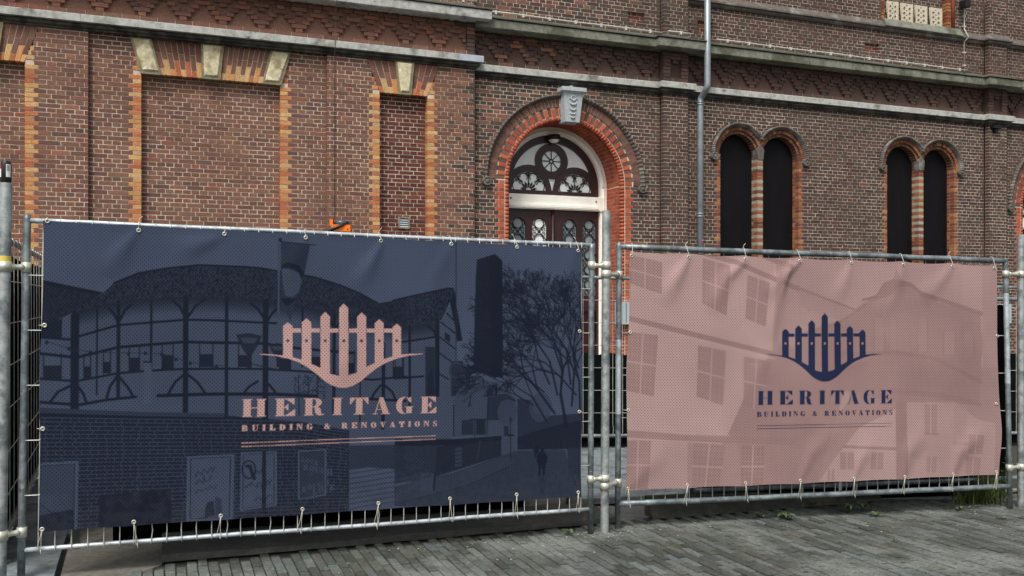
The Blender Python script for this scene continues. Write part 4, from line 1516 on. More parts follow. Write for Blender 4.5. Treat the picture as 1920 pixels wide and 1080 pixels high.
def foot(px, py, Y):
    p = at(px, py, Y); p.z = gz(p.x); return p
P1LT, P1LB = at(51, 402, 5.06), foot(39.5, 1078, 5.06)
P1RT, P1RB = at(1109.5, 457, 6.33), foot(1107, 997, 6.33)
r1 = ((at(51, 413, 5.06), at(1109, 459.5, 6.33)), (at(40.5, 1031.5, 5.06), at(1107.5, 954, 6.33)))
fp1 = fence_panel('mesh_fence', 'galvanised mesh fence panel with thin rails carrying the navy banner', P1LT, P1LB, P1RT, P1RB, r1, .0135, M['galv_light'], M['galv_dark'], 42, 6, 1.0)
P2LT, P2LB = at(1161, 454, 6.49), foot(1158, 993, 6.49)
P2RT, P2RB = at(1885, 484, 7.395), foot(1894, 949, 7.395)
r2 = ((at(1161, 463, 6.49), at(1885, 488.6, 7.395)), (at(1158.3, 945, 6.49), at(1893, 911.5, 7.395)))
fp2 = fence_panel('mesh_fence', 'galvanised tube fence panel with thick rails carrying the pink banner', P2LT, P2LB, P2RT, P2RB, r2, .021, M['galv_dark'], M['galv_dark'], 36, 6, -1.0)
# worn white paint sleeves on the second panel's posts
for a, b, t0, t1 in ((P2LB, P2LT, .40, .66), (P2RB, P2RT, .50, .86)):
    mb = MB(); mb.tube([a + (b - a) * t0, a + (b - a) * t1], .0212, 14, False)
    obj('paint_band', mb, M['galv_light'], fp2, P2LB)
c0 = r2[1][0] + (r2[1][1] - r2[1][0]) * .535
mb = MB(); mb.tube([c0, c0 + Vector((0, 0, .30))], .014, 10)
obj('stub_post', mb, M['galv'], fp2, P2LB)

# coupling poles with tube clamps
def pole(label, top, bot, r, mat, links, extra=None):
    root = empty('fence_pole', bot)
    tag(root, label, 'pole')
    mb = MB(); mb.tube([bot, bot + (top - bot) * .5, top], r, 18, False)
    mb.tube([top - Vector((0, 0, .03)), top - Vector((0, 0, .029))], r * .86, 18)
    mb.v = mb.v; 
    obj('tube', mb, mat, root, bot)
    for py, pa, pb in links:
        # collar round the pole, collar round the panel post, short arm between
        t = lambda a, b, z: a + (b - a) * ((z - a.z) / (b.z - a.z))
        z = py
        c1 = t(bot, top, z); c2 = t(pa, pb, z)
        ax = (top - bot).normalized()
        q = MB()
        q.tube([c1 - ax * .028, c1 + ax * .028], r + .005, 18)
        cl = obj('clamp', q, M['clamp'], root, bot)
        q = MB(); q.tube([c2 - ax * .028, c2 + ax * .028], .0265, 18)
        obj('collar', q, M['clamp'], cl, (0, 0, 0)).location = (0, 0, 0)
        for v in cl.children[-1].data.vertices: v.co -= bot
        d = (c2 - c1)
        q = MB(); q.tube([c1 + d * .2, c1 + d * .4, c1 + d * .55, c1 + d * .7, c1 + d * .85], [.026, .017, .015, .017, .024], 12)
        for v in range(len(q.v)): q.v[v] = tuple(Vector(q.v[v]) - bot)
        obj('arm', q, M['clamp'], cl)
    return root
MT, MBt = at(1137, 395, 6.36), foot(1133.5, 997, 6.36)
zz = lambda py, Y: CAMZ + (HOR - py) / F * Y
pm_ = pole('tall galvanised pole clamped between the navy and pink banner panels', MT, MBt, .0295, M['galv'],
     [(zz(498, 6.36), P1RB, P1RT), (zz(514, 6.36), P2LB, P2LT), (zz(897, 6.36), P1RB, P1RT), (zz(911, 6.36), P2LB, P2LT)])
LT_, LB_ = at(11, 343, 4.98), foot(0, 1085, 4.98)
pl_ = pole('tall galvanised pole with a black can stuck on its top', LT_, LB_, .0315, M['galv'],
     [(zz(500, 4.98), P1LB, P1LT), (zz(1004, 4.98), P1LB, P1LT)])
RT_, RB_ = at(1914.5, 440, 7.44), foot(1914.5, 950, 7.44)
pr_ = pole('tall galvanised pole at the grassy end of the pink banner panel', RT_, RB_, .0285, M['galv'],
     [(zz(514, 7.4), P2RB, P2RT), (zz(877, 7.4), P2RB, P2RT)])
# yellow tape below the top clamp of the left pole
q = MB(); q.tube([LT_ + (LB_ - LT_) * .182, LT_ + (LB_ - LT_) * .207], .0322, 18, False); obj('tape', q, M['yellow'], pl_, LB_)

# black can on the pole
ct = empty('drink_can', LT_); tag(ct, 'black drink can with white label standing on the tall pole', 'can')
q = MB(); q.lathe([(0, .0), (.024, .0), (.0285, .008), (.0285, .095), (.025, .112), (.023, .118), (0, .118)], (0, 0, 0), 'z', 20)
body = obj('body', q, M['black'], ct)
def patch(a0, a1, z0, z1, mat, name, r=.0292):
    q = MB(); n = 6; vs = []
    for i in range(n + 1):
        a = math.radians(a0 + (a1 - a0) * i / n)
        vs += [(r * math.cos(a), r * math.sin(a), z0), (r * math.cos(a), r * math.sin(a), z1)]
    q.add(vs, [(2 * i, 2 * i + 2, 2 * i + 3, 2 * i + 1) for i in range(n)], None, True)
    return obj(name, q, mat, body)
patch(-60, -10, .03, .10, M['white'], 'barcode_label')
patch(-150, -112, .03, .095, M['white'], 'side_label')
patch(-150, -112, .075, .095, M['red'], 'red_stripe', .0296)
for i in range(6):
    a = -52 + i * 5
    patch(a, a + 2.2, .062, .095, M['black'], 'bar', .0296)

# ------------------------------------------------------------------ screens and fences behind
def back_panel(label, a, b, h, scr_h, scr_mat, z_off=.0, nv=34, scrim_name='debris_netting', scr_label='', t0=0.02, t1=.98, wires=True, rail_mat='galv_dark', grp=None, flip=1):
    A = Vector((a[0], a[1], gz(a[0]))); B = Vector((b[0], b[1], gz(b[0])))
    up = Vector((0, 0, 1))
    root = fence_panel('mesh_fence', label, A + up * (h + .04), A, B + up * (h + .04), B,
                ((A + up * h, B + up * h), (A + up * .14, B + up * .14)), .0205, M[rail_mat], M['galv_dark'], nv if wires else 1, 7 if wires else 1, -1.0, grp)
    if scr_h:
        d = (B - A); n = Vector((d.y, -d.x, 0)).normalized()
        if n.y > 0: n = -n
        n = n * flip
        mb = MB()
        N = 60
        vs = []
        for i in range(N + 1):
            t = t0 + (t1 - t0) * i / N
            p = A + d * t + n * (-.045 + .012 * math.sin(i * .9) + .006 * math.sin(i * 2.3))
            vs += [tuple(p + up * .012), tuple(p + n * .01 * math.sin(i * 1.7) + up * (scr_h * .5)), tuple(p + up * (scr_h + .012 * math.sin(i * 1.1)))]
        fs = []
        for i in range(N):
            for k in range(2): fs.append((3 * i + k, 3 * i + 3 + k, 3 * i + 4 + k, 3 * i + 1 + k))
        mb.add(vs, fs, None, True)
        tag(obj(scrim_name, mb, M[scr_mat]), scr_label, 'netting')
    return root
back_panel('mesh fence panel standing close behind the navy banner, lined with black netting', (-2.75, 5.73), (.44, 7.05), 1.72, 1.66, 'scrim',
           scr_label='black netting tied to the fence close behind the navy banner', t0=.06, t1=.90, wires=False)
back_panel('mesh fence panel standing close behind the pink banner, lined with black netting', (1.42, 7.18), (4.62, 8.06), 1.72, 1.66, 'scrim',
           scr_label='black netting tied to the fence close behind the pink banner', t0=.02, t1=.93, wires=False)
# side fence running back from the left pole
back_panel('mesh fence panel running back towards the building from the left pole', (-2.995, 5.31), (-4.345, 8.47), 1.93, 1.86, 'scrim',
           scr_label='black netting lining the side fence that runs back to the building', t0=.0, t1=1.0, nv=15, flip=-1)
# far fence in the yard
back_panel('yard fence panel in front of the arched doorway', (.35, 10.1), (3.75, 10.65), 1.92, 1.06, 'scrim_green',
           scr_label='dark green netting on the yard fence in front of the arched doorway', nv=30)
back_panel('yard fence panel in front of the boarded windows', (3.85, 10.66), (7.2, 11.3), 1.92, 1.10, 'scrim_green',
           scr_label='dark green netting on the yard fence in front of the boarded windows', nv=30)

# ------------------------------------------------------------------ printed banners
class Raster:
    """flat print drawn in cloth coordinates (metres), row 0 at the bottom"""
    def __init__(s, Uw, Vh, res=.0017, base=.7):
        s.res = res; s.w, s.h = int(Uw / res) + 2, int(Vh / res) + 2
        s.a = np.full((s.h, s.w), base, dtype=np.float32)
    def _bb(s, pts, pad=0.0):
        xs = [p[0] for p in pts]; ys = [p[1] for p in pts]
        x0 = max(0, int((min(xs) - pad) / s.res)); x1 = min(s.w, int((max(xs) + pad) / s.res) + 2)
        y0 = max(0, int((min(ys) - pad) / s.res)); y1 = min(s.h, int((max(ys) + pad) / s.res) + 2)
        if x1 <= x0 or y1 <= y0: return None
        X, Y = np.meshgrid((np.arange(x0, x1) + .5) * s.res, (np.arange(y0, y1) + .5) * s.res)
        return x0, x1, y0, y1, X, Y
    def mask_poly(s, pts):
        b = s._bb(pts)
        if b is None: return None
        x0, x1, y0, y1, X, Y = b
        ins = np.zeros(X.shape, bool)
        n = len(pts)
        for i in range(n):
            ax, ay = pts[i]; bx, by = pts[(i + 1) % n]
            if ay == by: continue
            c = ((ay > Y) != (by > Y)) & (X < (bx - ax) * (Y - ay) / (by - ay) + ax)
            ins ^= c
        return (slice(y0, y1), slice(x0, x1)), ins, X, Y
    def poly(s, pts, val, alpha=1.0, grad=None, tex=None):
        r = s.mask_poly(pts)
        if r is None: return
        sl, m, X, Y = r
        v = val
        if tex: v = val + tex(X, Y)
        a = s.a[sl]
        s.a[sl] = np.where(m, a * (1 - alpha) + v * alpha, a)
    def line(s, pts, w, val, alpha=1.0):
        for (a, b) in zip(pts[:-1], pts[1:]):
            bb = s._bb([a, b], w)
            if bb is None: continue
            x0, x1, y0, y1, X, Y = bb
            dx, dy = b[0] - a[0], b[1] - a[1]
            L2 = dx * dx + dy * dy + 1e-12
            t = np.clip(((X - a[0]) * dx + (Y - a[1]) * dy) / L2, 0, 1)
            d = np.hypot(X - a[0] - t * dx, Y - a[1] - t * dy)
            m = np.clip((w / 2 - d) / s.res + .5, 0, 1) * alpha
            s.a[y0:y1, x0:x1] = s.a[y0:y1, x0:x1] * (1 - m) + val * m
    def ell(s, c, rx, ry, val, alpha=1.0):
        s.poly([(c[0] + rx * math.cos(t * .2618), c[1] + ry * math.sin(t * .2618)) for t in range(24)], val, alpha)

# --- fat-face letters: drawing operations in a cap-height box
def G(ch):
    r = lambda *a: ('r', *a); p = lambda *a: ('p', a); e = lambda *a: ('e', *a); x = lambda *a: ('x', *a); c = lambda *a: ('c', *a)
    T = .036
    stem = lambda a, b, s0, s1: [r(a, 0, b, 1), r(s0, 0, s1, T), r(s0, 1 - T, s1, 1)]
    if ch == 'H': return 1.2, stem(.07, .43, 0, .5) + stem(.77, 1.13, .7, 1.2) + [r(.43, .48, .77, .52)]
    if ch == 'I': return .52, stem(.08, .44, 0, .52)
    if ch == 'E': return 1.05, stem(.08, .46, 0, .55) + [r(0, 1 - T, 1, 1), r(0, 0, 1.05, T), p((1, 1), (1, .64), (.58, 1 - T)), p((1.05, 0), (1.05, .40), (.55, T)), r(.46, .48, .68, .52), p((.70, .28), (.70, .72), (.48, .5))]
    if ch == 'L': return .98, stem(.08, .46, 0, .55) + [r(0, 0, .98, T), p((.98, 0), (.98, .44), (.52, T))]
    if ch == 'T': return 1.05, [r(.345, 0, .705, 1), r(.22, 0, .83, T), r(0, 1 - T, 1.05, 1), p((0, 1), (0, .58), (.32, 1 - T)), p((1.05, 1), (1.05, .58), (.73, 1 - T))]
    if ch == 'A': return 1.12, [p((.44, 1), (.66, 1), (1.06, 0), (.66, 0), (.46, .60)), p((.44, 1), (.50, 1), (.19, 0), (.13, 0)), r(.24, .27, .78, .305), r(0, 0, .34, T), r(.56, 0, 1.12, T)]
    if ch == 'V': return 1.1, [p((.04, 1), (.44, 1), (.70, 0), (.52, 0)), p((.93, 1), (.87, 1), (.57, .06), (.60, 0)), r(0, 1 - T, .54, 1), r(.74, 1 - T, 1.1, 1)]
    if ch == 'N': return 1.12, [r(.13, 0, .175, 1), r(.93, 0, .975, 1), p((.1, 1), (.46, 1), (.975, .16), (.975, 0), (.88, 0)), r(0, 0, .31, T), r(0, 1 - T, .4, 1), r(.79, 1 - T, 1.12, 1)]
    if ch == 'O': return 1.06, [e(.53, .5, .53, .515), x(.53, .5, .17, .48)]
    if ch == 'D': return 1.1, [e(.52, .5, .58, .5), c(-.2, 0, .5, 1), x(.50, .5, .20, .464), r(.0, 1 - T, .55, 1), r(0, 0, .55, T), r(.08, 0, .46, 1)]
    if ch == 'R': return 1.16, [e(.60, .745, .40, .255), x(.56, .745, .12, .215), c(.0, 0, .5, .99)] + stem(.08, .46, 0, .54) + [r(.46, 1 - T, .62, 1), r(.46, .49, .62, .525), p((.52, .52), (.80, .50), (.94, .36), (.97, .12), (1.04, .04), (1.14, .10), (1.16, .06), (1.04, -.01), (.80, -.01), (.64, .12), (.60, .42))]
    if ch == 'B': return 1.08, [e(.58, .755, .38, .245), x(.55, .755, .11, .21), e(.60, .265, .46, .265), x(.56, .265, .13, .23), c(0, 0, .5, .99), r(.46, 1 - T, .6, 1), r(.46, 0, .6, T), r(.46, .49, .6, .525), r(.08, 0, .46, 1), r(0, 0, .5, T), r(0, 1 - T, .5, 1)]
    if ch == 'U': return 1.1, [e(.52, .30, .44, .32), x(.64, .32, .265, .29), c(0, .30, 1.2, 1), r(.08, .28, .44, 1), r(.905, .28, .95, 1), r(0, 1 - T, .54, 1), r(.78, 1 - T, 1.1, 1)]
    if ch == 'G': return 1.14, [e(.52, .5, .52, .52), x(.60, .5, .24, .488), c(.66, .30, 1.14, .74), r(.68, .02, 1.02, .40), r(.56, .39, 1.14, .425), p((.96, 1), (.96, .62), (.74, .93)), p((.96, 1.0), (.90, 1.0), (.93, .7))]
    if ch == 'S': return .9, [e(.44, .755, .39, .265), x(.52, .755, .235, .22), c(.52, .35, 1, .80), e(.44, .265, .41, .285), x(.36, .265, .235, .235), c(-.1, .22, .36, .62), p((.06, .84), (.05, .66), (.2, .52), (.82, .42), (.86, .22), (.78, .10), (.72, .30), (.5, .42), (.18, .52)), p((.08, .80), (.2, .48), (.5, .38), (.82, .18), (.78, .42), (.45, .62)), p((.80, 1), (.80, .70), (.62, .93)), p((.04, 0), (.04, .32), (.24, .06))]
    if ch == '&': return 1.2, [e(.46, .76, .26, .25), x(.46, .77, .10, .2), e(.40, .27, .40, .28), x(.44, .27, .18, .22), p((.24, .80), (.46, .74), (1.12, 0), (.74, 0), (.30, .56)), r(.86, .56, 1.2, .59), p((1.0, .58), (1.05, .58), (.74, .10), (.66, .14))]
    return .5, []

def draw_glyph(mask, res, ch, x0, y0, sx, sy):
    """stamp a glyph into a boolean mask (own layer so that counters stay open)"""
    w, ops = G(ch)
    H, W = mask.shape
    a0, a1 = max(0, int((x0 - .05 * sx) / res)), min(W, int((x0 + (w + .05) * sx) / res) + 2)
    b0, b1 = max(0, int((y0 - .08 * sy) / res)), min(H, int((y0 + 1.08 * sy) / res) + 2)
    if a1 <= a0 or b1 <= b0: return
    X, Y = np.meshgrid(((np.arange(a0, a1) + .5) * res - x0) / sx, ((np.arange(b0, b1) + .5) * res - y0) / sy)
    m = np.zeros(X.shape, bool)
    for o in ops:
        if o[0] == 'r':
            pad = max(0, 1.6 * res / sy - (o[4] - o[2])) / 2
            padx = max(0, 1.6 * res / sx - (o[3] - o[1])) / 2
            m |= (X >= o[1] - padx) & (X <= o[3] + padx) & (Y >= o[2] - pad) & (Y <= o[4] + pad)
        elif o[0] == 'e': m |= ((X - o[1]) / o[3]) ** 2 + ((Y - o[2]) / o[4]) ** 2 <= 1
        elif o[0] == 'x': m &= ~(((X - o[1]) / o[3]) ** 2 + ((Y - o[2]) / o[4]) ** 2 <= 1)
        elif o[0] == 'c': m &= ~((X >= o[1]) & (X <= o[3]) & (Y >= o[2]) & (Y <= o[4]))
        else:
            ins = np.zeros(X.shape, bool); pts = o[1]
            for i in range(len(pts)):
                ax, ay = pts[i]; bx, by = pts[(i + 1) % len(pts)]
                if ay == by: continue
                ins ^= ((ay > Y) != (by > Y)) & (X < (bx - ax) * (Y - ay) / (by - ay) + ax)
            m |= ins
    mask[b0:b1, a0:a1] |= m

# --- the logo in its own units: x, y of the enlarged photograph detail (y down)
PICK = [(341, 401, 370, 218, 240), (459, 519, 489, 192, 218), (577, 636, 607, 151, 180), (694, 751, 722, 98, 128), (807, 864, 836, 155, 183), (918, 974, 947, 198, 222), (1030, 1084, 1058, 226, 248)]
SW_UP = [(195, 418), (260, 420), (341, 428), (401, 438), (459, 455), (519, 480), (577, 506), (636, 543), (694, 556), (751, 553), (807, 535), (864, 500), (918, 474), (974, 450), (1030, 432), (1084, 421), (1150, 415), (1222, 415)]
SW_LO = [(1222, 418), (1130, 428), (1060, 445), (990, 472), (930, 507), (880, 547), (830, 590), (780, 619), (735, 632), (690, 630), (640, 612), (600, 586), (560, 550), (500, 505), (440, 470), (370, 446), (300, 431), (195, 421)]
RAILS = [(401, 453), (519, 572), (636, 688), (757, 807), (870, 918), (979, 1030)]
def interp(pl, x):
    for (a, b), (c, d) in zip(pl[:-1], pl[1:]):
        if a <= x <= c: return b + (d - b) * (x - a) / (c - a)
    return pl[0][1]
WORD1 = [('H', 80, 222), ('E', 275, 398), ('R', 452, 580), ('I', 630, 692), ('T', 740, 857), ('A', 885, 1000), ('G', 1038, 1155), ('E', 1202, 1310)]

class Banner:
    def __init__(s, name, corners, plane, fwd, creases, seed):
        """corners: TL, TR, BR, BL pixels; plane: point + normal of the fence panel; fwd: metres in front of it"""
        s.name = name
        s.n = plane[1]; s.p0 = plane[0] + s.n * fwd
        s.C = [s.hit(*c) for c in corners]
        s.e1 = (s.C[1] - s.C[0]).normalized()
        s.e2 = s.n.cross(s.e1).normalized()
        if s.e2.z < 0: s.e2 = -s.e2
        c2 = [s.raw(p) for p in s.C]
        s.u0 = min(c[0] for c in c2) - .01; s.v0 = min(c[1] for c in c2) - .01
        s.org = s.C[0] + s.e1 * s.u0 + s.e2 * s.v0
        s.c2 = [s.uv3(p) for p in s.C]
        s.Uw = max(c[0] for c in s.c2) + .01; s.Vh = max(c[1] for c in s.c2) + .01
        s.seed = seed
        s.creases = [([s.uv(*q) for q in pts], w, a) for pts, w, a in creases]
    def hit(s, px, py):
        d = Vector(((px - 960) / F, 1, (HOR - py) / F)); o = Vector((0, 0, CAMZ))
        return o + d * ((s.p0 - o).dot(s.n) / d.dot(s.n))
    def raw(s, p):
        q = p - s.C[0]; return (q.dot(s.e1), q.dot(s.e2))
    def uv3(s, p):
        q = p - s.org; return (q.dot(s.e1), q.dot(s.e2))
    def uv(s, px, py): return s.uv3(s.hit(px, py))
    def disp(s, Uu, Vv):
        """cloth relief, metres towards the viewer"""
        z = .010 * np.sin(Uu * 1.9 + s.seed) * np.cos(Vv * 2.3 + s.seed * 2) + .004 * np.sin(Uu * 5.3 + Vv * 3.1 + s.seed)
        for pts, w, a in s.creases:
            best = np.full(np.shape(Uu), 9.0); tt = np.zeros(np.shape(Uu))
            L = 0.0; tot = sum(math.dist(p, q) for p, q in zip(pts[:-1], pts[1:]))
            for p, q in zip(pts[:-1], pts[1:]):
                dx, dy = q[0] - p[0], q[1] - p[1]; l2 = dx * dx + dy * dy + 1e-9; l = math.sqrt(l2)
                t = np.clip(((Uu - p[0]) * dx + (Vv - p[1]) * dy) / l2, 0, 1)
                d = np.hypot(Uu - p[0] - t * dx, Vv - p[1] - t * dy)
                m = d < best
                best = np.where(m, d, best); tt = np.where(m, (L + t * l) / tot, tt)
                L += l
            wid = w * (.5 + tt)
            z = z + 1.15 * a * np.exp(-(best / wid) ** 2) * np.sin(np.pi * np.clip(.12 + .88 * tt, 0, 1))
        return z
    def point(s, u, v, lift=0.0):
        d = float(s.disp(np.array(u), np.array(v)))
        return s.org + s.e1 * u + s.e2 * v + s.n * (d + lift)
    def edge(s, edges_px):
        pass
    def logo(s, A, B):
        """A: pixel map of the logo detail (origin x, y, scale)"""
        ox, oy, sc, k0 = A
        f = lambda zx, zy: s.uv(ox + zx / sc, oy + zy / sc)
        return f

def make_grid(lo, hi, dense, coarse, fine):
    xs = [lo]
    while xs[-1] < hi - 1e-9:
        st = fine if dense[0] <= xs[-1] <= dense[1] else coarse
        xs.append(min(hi, xs[-1] + st))
    return np.array(xs)

def build_banner(b, tone, logo_mask, dark, light, logo_col, dense_u, dense_v, label, edge_fn):
    t = np.clip(tone.a, 0, 1)[..., None]
    img = np.array(dark)[None, None] * (1 - t) + np.array(light)[None, None] * t
    lm = logo_mask.astype(np.float32)[..., None]
    img = img * (1 - lm) + np.array(logo_col)[None, None] * lm
    # box filter so that each vertex carries its neighbourhood
    k = img.copy()
    for ax in (0, 1): k = (np.roll(k, 1, ax) + k + np.roll(k, -1, ax)) / 3
    us_ = make_grid(0, 1, dense_u, .0013, .00088); vs_ = make_grid(0, 1, dense_v, .0024, .0017)
    S, T = np.meshgrid(us_, vs_)
    tl, tr, br, bl = [np.array(c) for c in b.c2]
    Pu = (bl[0] * (1 - S) + br[0] * S) * (1 - T) + (tl[0] * (1 - S) + tr[0] * S) * T
    Pv = (bl[1] * (1 - S) + br[1] * S) * (1 - T) + (tl[1] * (1 - S) + tr[1] * S) * T
    Pu, Pv = edge_fn(S, T, Pu, Pv)
    ix = np.clip(Pu / tone.res - .5, 0, tone.w - 1.01); iy = np.clip(Pv / tone.res - .5, 0, tone.h - 1.01)
    i0, j0 = ix.astype(int), iy.astype(int); fx, fy = (ix - i0)[..., None], (iy - j0)[..., None]
    colr = (k[j0, i0] * (1 - fx) + k[j0, i0 + 1] * fx) * (1 - fy) + (k[j0 + 1, i0] * (1 - fx) + k[j0 + 1, i0 + 1] * fx) * fy
    D = b.disp(Pu, Pv)
    o = np.array(b.org); e1_, e2_, n_ = np.array(b.e1), np.array(b.e2), np.array(b.n)
    XYZ = o + Pu[..., None] * e1_ + Pv[..., None] * e2_ + D[..., None] * n_
    base = np.array(b.C[3])
    XYZ = XYZ - base
    H, W = S.shape
    idx = np.arange(H * W).reshape(H, W)
    quads = np.stack([idx[:-1, :-1], idx[:-1, 1:], idx[1:, 1:], idx[1:, :-1]], -1).reshape(-1, 4)
    me = bpy.data.meshes.new('banner')
    me.vertices.add(H * W); me.loops.add(quads.size); me.polygons.add(len(quads))
    me.vertices.foreach_set('co', XYZ.astype(np.float32).ravel())
    me.loops.foreach_set('vertex_index', quads.astype(np.int32).ravel())
    me.polygons.foreach_set('loop_start', (np.arange(len(quads)) * 4).astype(np.int32))
    me.polygons.foreach_set('use_smooth', np.ones(len(quads), bool))
    me.update(calc_edges=True)
    ca = me.color_attributes.new('print', 'FLOAT_COLOR', 'POINT')
    rgba = np.concatenate([colr.reshape(-1, 3), np.ones((H * W, 1))], 1).astype(np.float32)
    ca.data.foreach_set('color', rgba.ravel())
    uvl = me.uv_layers.new(name='cloth')
    uvs = np.stack([Pu.ravel(), Pv.ravel()], 1)[quads.ravel()]
    uvl.data.foreach_set('uv', uvs.astype(np.float32).ravel())
    me.validate()
    me.materials.append(M['banner'])
    ob = bpy.data.objects.new('banner', me); COL.objects.link(ob)
    ob.location = b.C[3]
    tag(ob, label, 'banner')
    return ob

def stamp_logo(b, tone, zmap, rect1, rect2, rules, logo_shape):
    """returns boolean mask of the whole printed logo; rect: uv boxes of the two text lines"""
    mask = np.zeros(tone.a.shape, bool)
    def polym(pts):
        r = tone.mask_poly(pts)
        if r is None: return
        sl, m, X, Y = r; mask[sl] |= m
    for x0, x1, ax, ay, sy in PICK:
        zb = max(interp(SW_UP, x0), interp(SW_UP, x1)) + 6
        polym([zmap(x0, zb), zmap(x0, sy), zmap(ax, ay), zmap(x1, sy), zmap(x1, zb)])
    for x0, x1 in RAILS:
        polym([zmap(x0 - 2, 256), zmap(x1, 256), zmap(x1, 282), zmap(x0 - 2, 282)])
    polym([zmap(*p) for p in SW_UP] + [zmap(*p) for p in SW_LO])
    for i, (x0, x1, ax, ay, sy) in enumerate(PICK):
        pts = [zmap((x0 + x1) / 2 + 10 * math.cos(t * .524), 334 + 10 * math.sin(t * .524)) for t in range(12)]
        r = tone.mask_poly(pts)
        sl, m, X, Y = r; mask[sl] &= ~m
    # text
    (xa, ya), (xb, yb) = rect1          # bottom-left, top-right of the first line
    sc = (xb - xa) / 1230.0
    for ch, p0, p1 in WORD1:
        w, _ = G(ch)
        draw_glyph(mask, tone.res, ch, xa + (p0 - 80) * sc, ya, (p1 - p0) * sc / w, yb - ya)
    (xa, ya), (xb, yb) = rect2
    txt = 'BUILDING & RENOVATIONS'
    hgt = yb - ya
    ws = [G(c)[0] * .92 if c != ' ' else .55 for c in txt]
    gap = ((xb - xa) - sum(ws) * hgt) / (len(txt) - 1)
    x = xa
    m2 = np.zeros(mask.shape, bool)
    for c, w in zip(txt, ws):
        if c != ' ': draw_glyph(m2, tone.res, c, x, ya, hgt * .92, hgt)
        x += w * hgt + gap
    mask |= m2 | np.roll(m2, 1, 1)
    for (p, q) in rules:
        th = .0042
        polym([(p[0], p[1] - th / 2), (q[0], q[1] - th / 2), (q[0], q[1] + th / 2), (p[0], p[1] + th / 2)])
    return mask

def panel_plane(rails):
    (tl, tr), (bl, br) = rails
    n = (tr - tl).cross(tl - bl).normalized()
    if n.y > 0: n = -n
    return ((tl + tr + bl + br) / 4, n)

# ---------------------------------------------------------------- navy banner
B1 = Banner('navy', [(80.5, 413), (1092, 464), (1090, 932), (72, 997)], panel_plane(r1), .034,
            [([(253, 438), (228, 470), (199, 520)], .055, .010), ([(409, 446), (360, 462), (318, 474)], .06, .010), ([(714, 458), (694, 495), (668, 545)], .05, .011),
             ([(573, 446), (545, 500), (520, 580)], .07, .006), ([(846, 460), (815, 520), (800, 600)], .07, .006), ([(640, 590), (655, 660), (632, 730)], .05, .008),
             ([(251, 980), (262, 940), (300, 880)], .06, .007), ([(710, 944), (690, 900), (640, 850)], .07, .006), ([(1080, 470), (1050, 560), (1040, 680)], .09, .007), ([(90, 420), (150, 520), (170, 640)], .08, .006)], .4)
t1 = Raster(B1.Uw, B1.Vh, .0017, .80)
def q1(pts): return [B1.uv(*p) for p in pts]
def za(x, y): return (70 + x / 3.483, 410 + y / 3.483)
def zb(x, y): return (400 + x / 3.375, 420 + y / 3.375)
def zc_(x, y): return (740 + x / 3.6, 440 + y / 3.6)
def zd(x, y): return (70 + x / 3.6, 700 + y / 3.6)
def ze(x, y): return (400 + x / 4.153, 720 + y / 4.153)
def zf(x, y): return (740 + x / 4.0, 700 + y / 4.0)
NOI = RNG.random((400, 900)).astype(np.float32)
def straw(amp, sx=260, sy=90):
    return lambda X, Y: (NOI[((Y + X * .25) * sy).astype(int) % 400, (X * sx).astype(int) % 900] - .5) * amp
PXM = .0034      # metres per photo pixel, for line widths
def ln(m, pts, w, val, alpha=1.0): t1.line(q1([m(*p) for p in pts]), w * PXM, val, alpha)
def pg(m, pts, val, alpha=1.0, tex=None): t1.poly(q1([m(*p) for p in pts]), val, alpha, tex=tex)
idp = lambda x, y: (x, y)
# sky slightly deeper to the top left, ground zones
pg(idp, [(60, 400), (1110, 440), (1110, 470), (60, 430)], .76)
# white walls of the round house
WALL = .68
eave = [za(220, 620), za(430, 560), za(640, 530), za(900, 512), za(1219, 515), zb(300, 482), zb(560, 515), zb(800, 572), zb(960, 612), zc_(45, 628), zc_(270, 592), zc_(330, 570)]
pg(idp, [za(10, 690)] + eave + [zc_(410, 620), zc_(412, 850), zf(430, 480), zf(430, 510), (600, 830), (420, 786), (70, 776)], WALL)
# shade under the thatch
for i in range(10):
    d0, d1 = i * 3.0, (i + 1) * 3.0
    pg(idp, [(x, y + d0 - 2) for x, y in eave[:-1]] + [(x, y + d1) for x, y in eave[:-1]][::-1], .12, max(0, .85 - i * .085))
# thatch roofs
pg(za, [(10, 395), (430, 482), (330, 545), (200, 625), (160, 650), (10, 720)], .16, tex=straw(.16))
pg(za, [(10, 395), (430, 482), (400, 500), (10, 425)], .10)
pg(za, [(10, 700), (160, 655), (160, 775), (10, 775)], .12)
roof = [za(150, 650), za(430, 485), za(500, 420), za(660, 355), za(850, 322), za(1060, 302), zb(0, 262), zb(200, 270), zb(300, 278), zb(400, 296), zb(640, 336), zb(800, 386), zb(930, 440), zb(1040, 502), zb(1130, 487), zc_(0, 440), zc_(200, 395), zc_(360, 362), zc_(395, 366), zc_(408, 385), zc_(370, 455), zc_(318, 572)]
pg(idp, roof + [zc_(270, 592), zc_(45, 628), zb(960, 612), zb(800, 572), zb(560, 515), zb(300, 482), za(1219, 515), za(900, 512), za(640, 530), za(430, 560), za(220, 620)],   .2, tex=straw(.34))
ln(idp, roof[2:14], 3, .08); ln(idp, roof[14:19], 3, .08)
pg(zb, [(930, 440), (1040, 502), (1130, 487), (1215, 470), (1215, 640), (1000, 580), (860, 500)], .12, .6, tex=straw(.12))
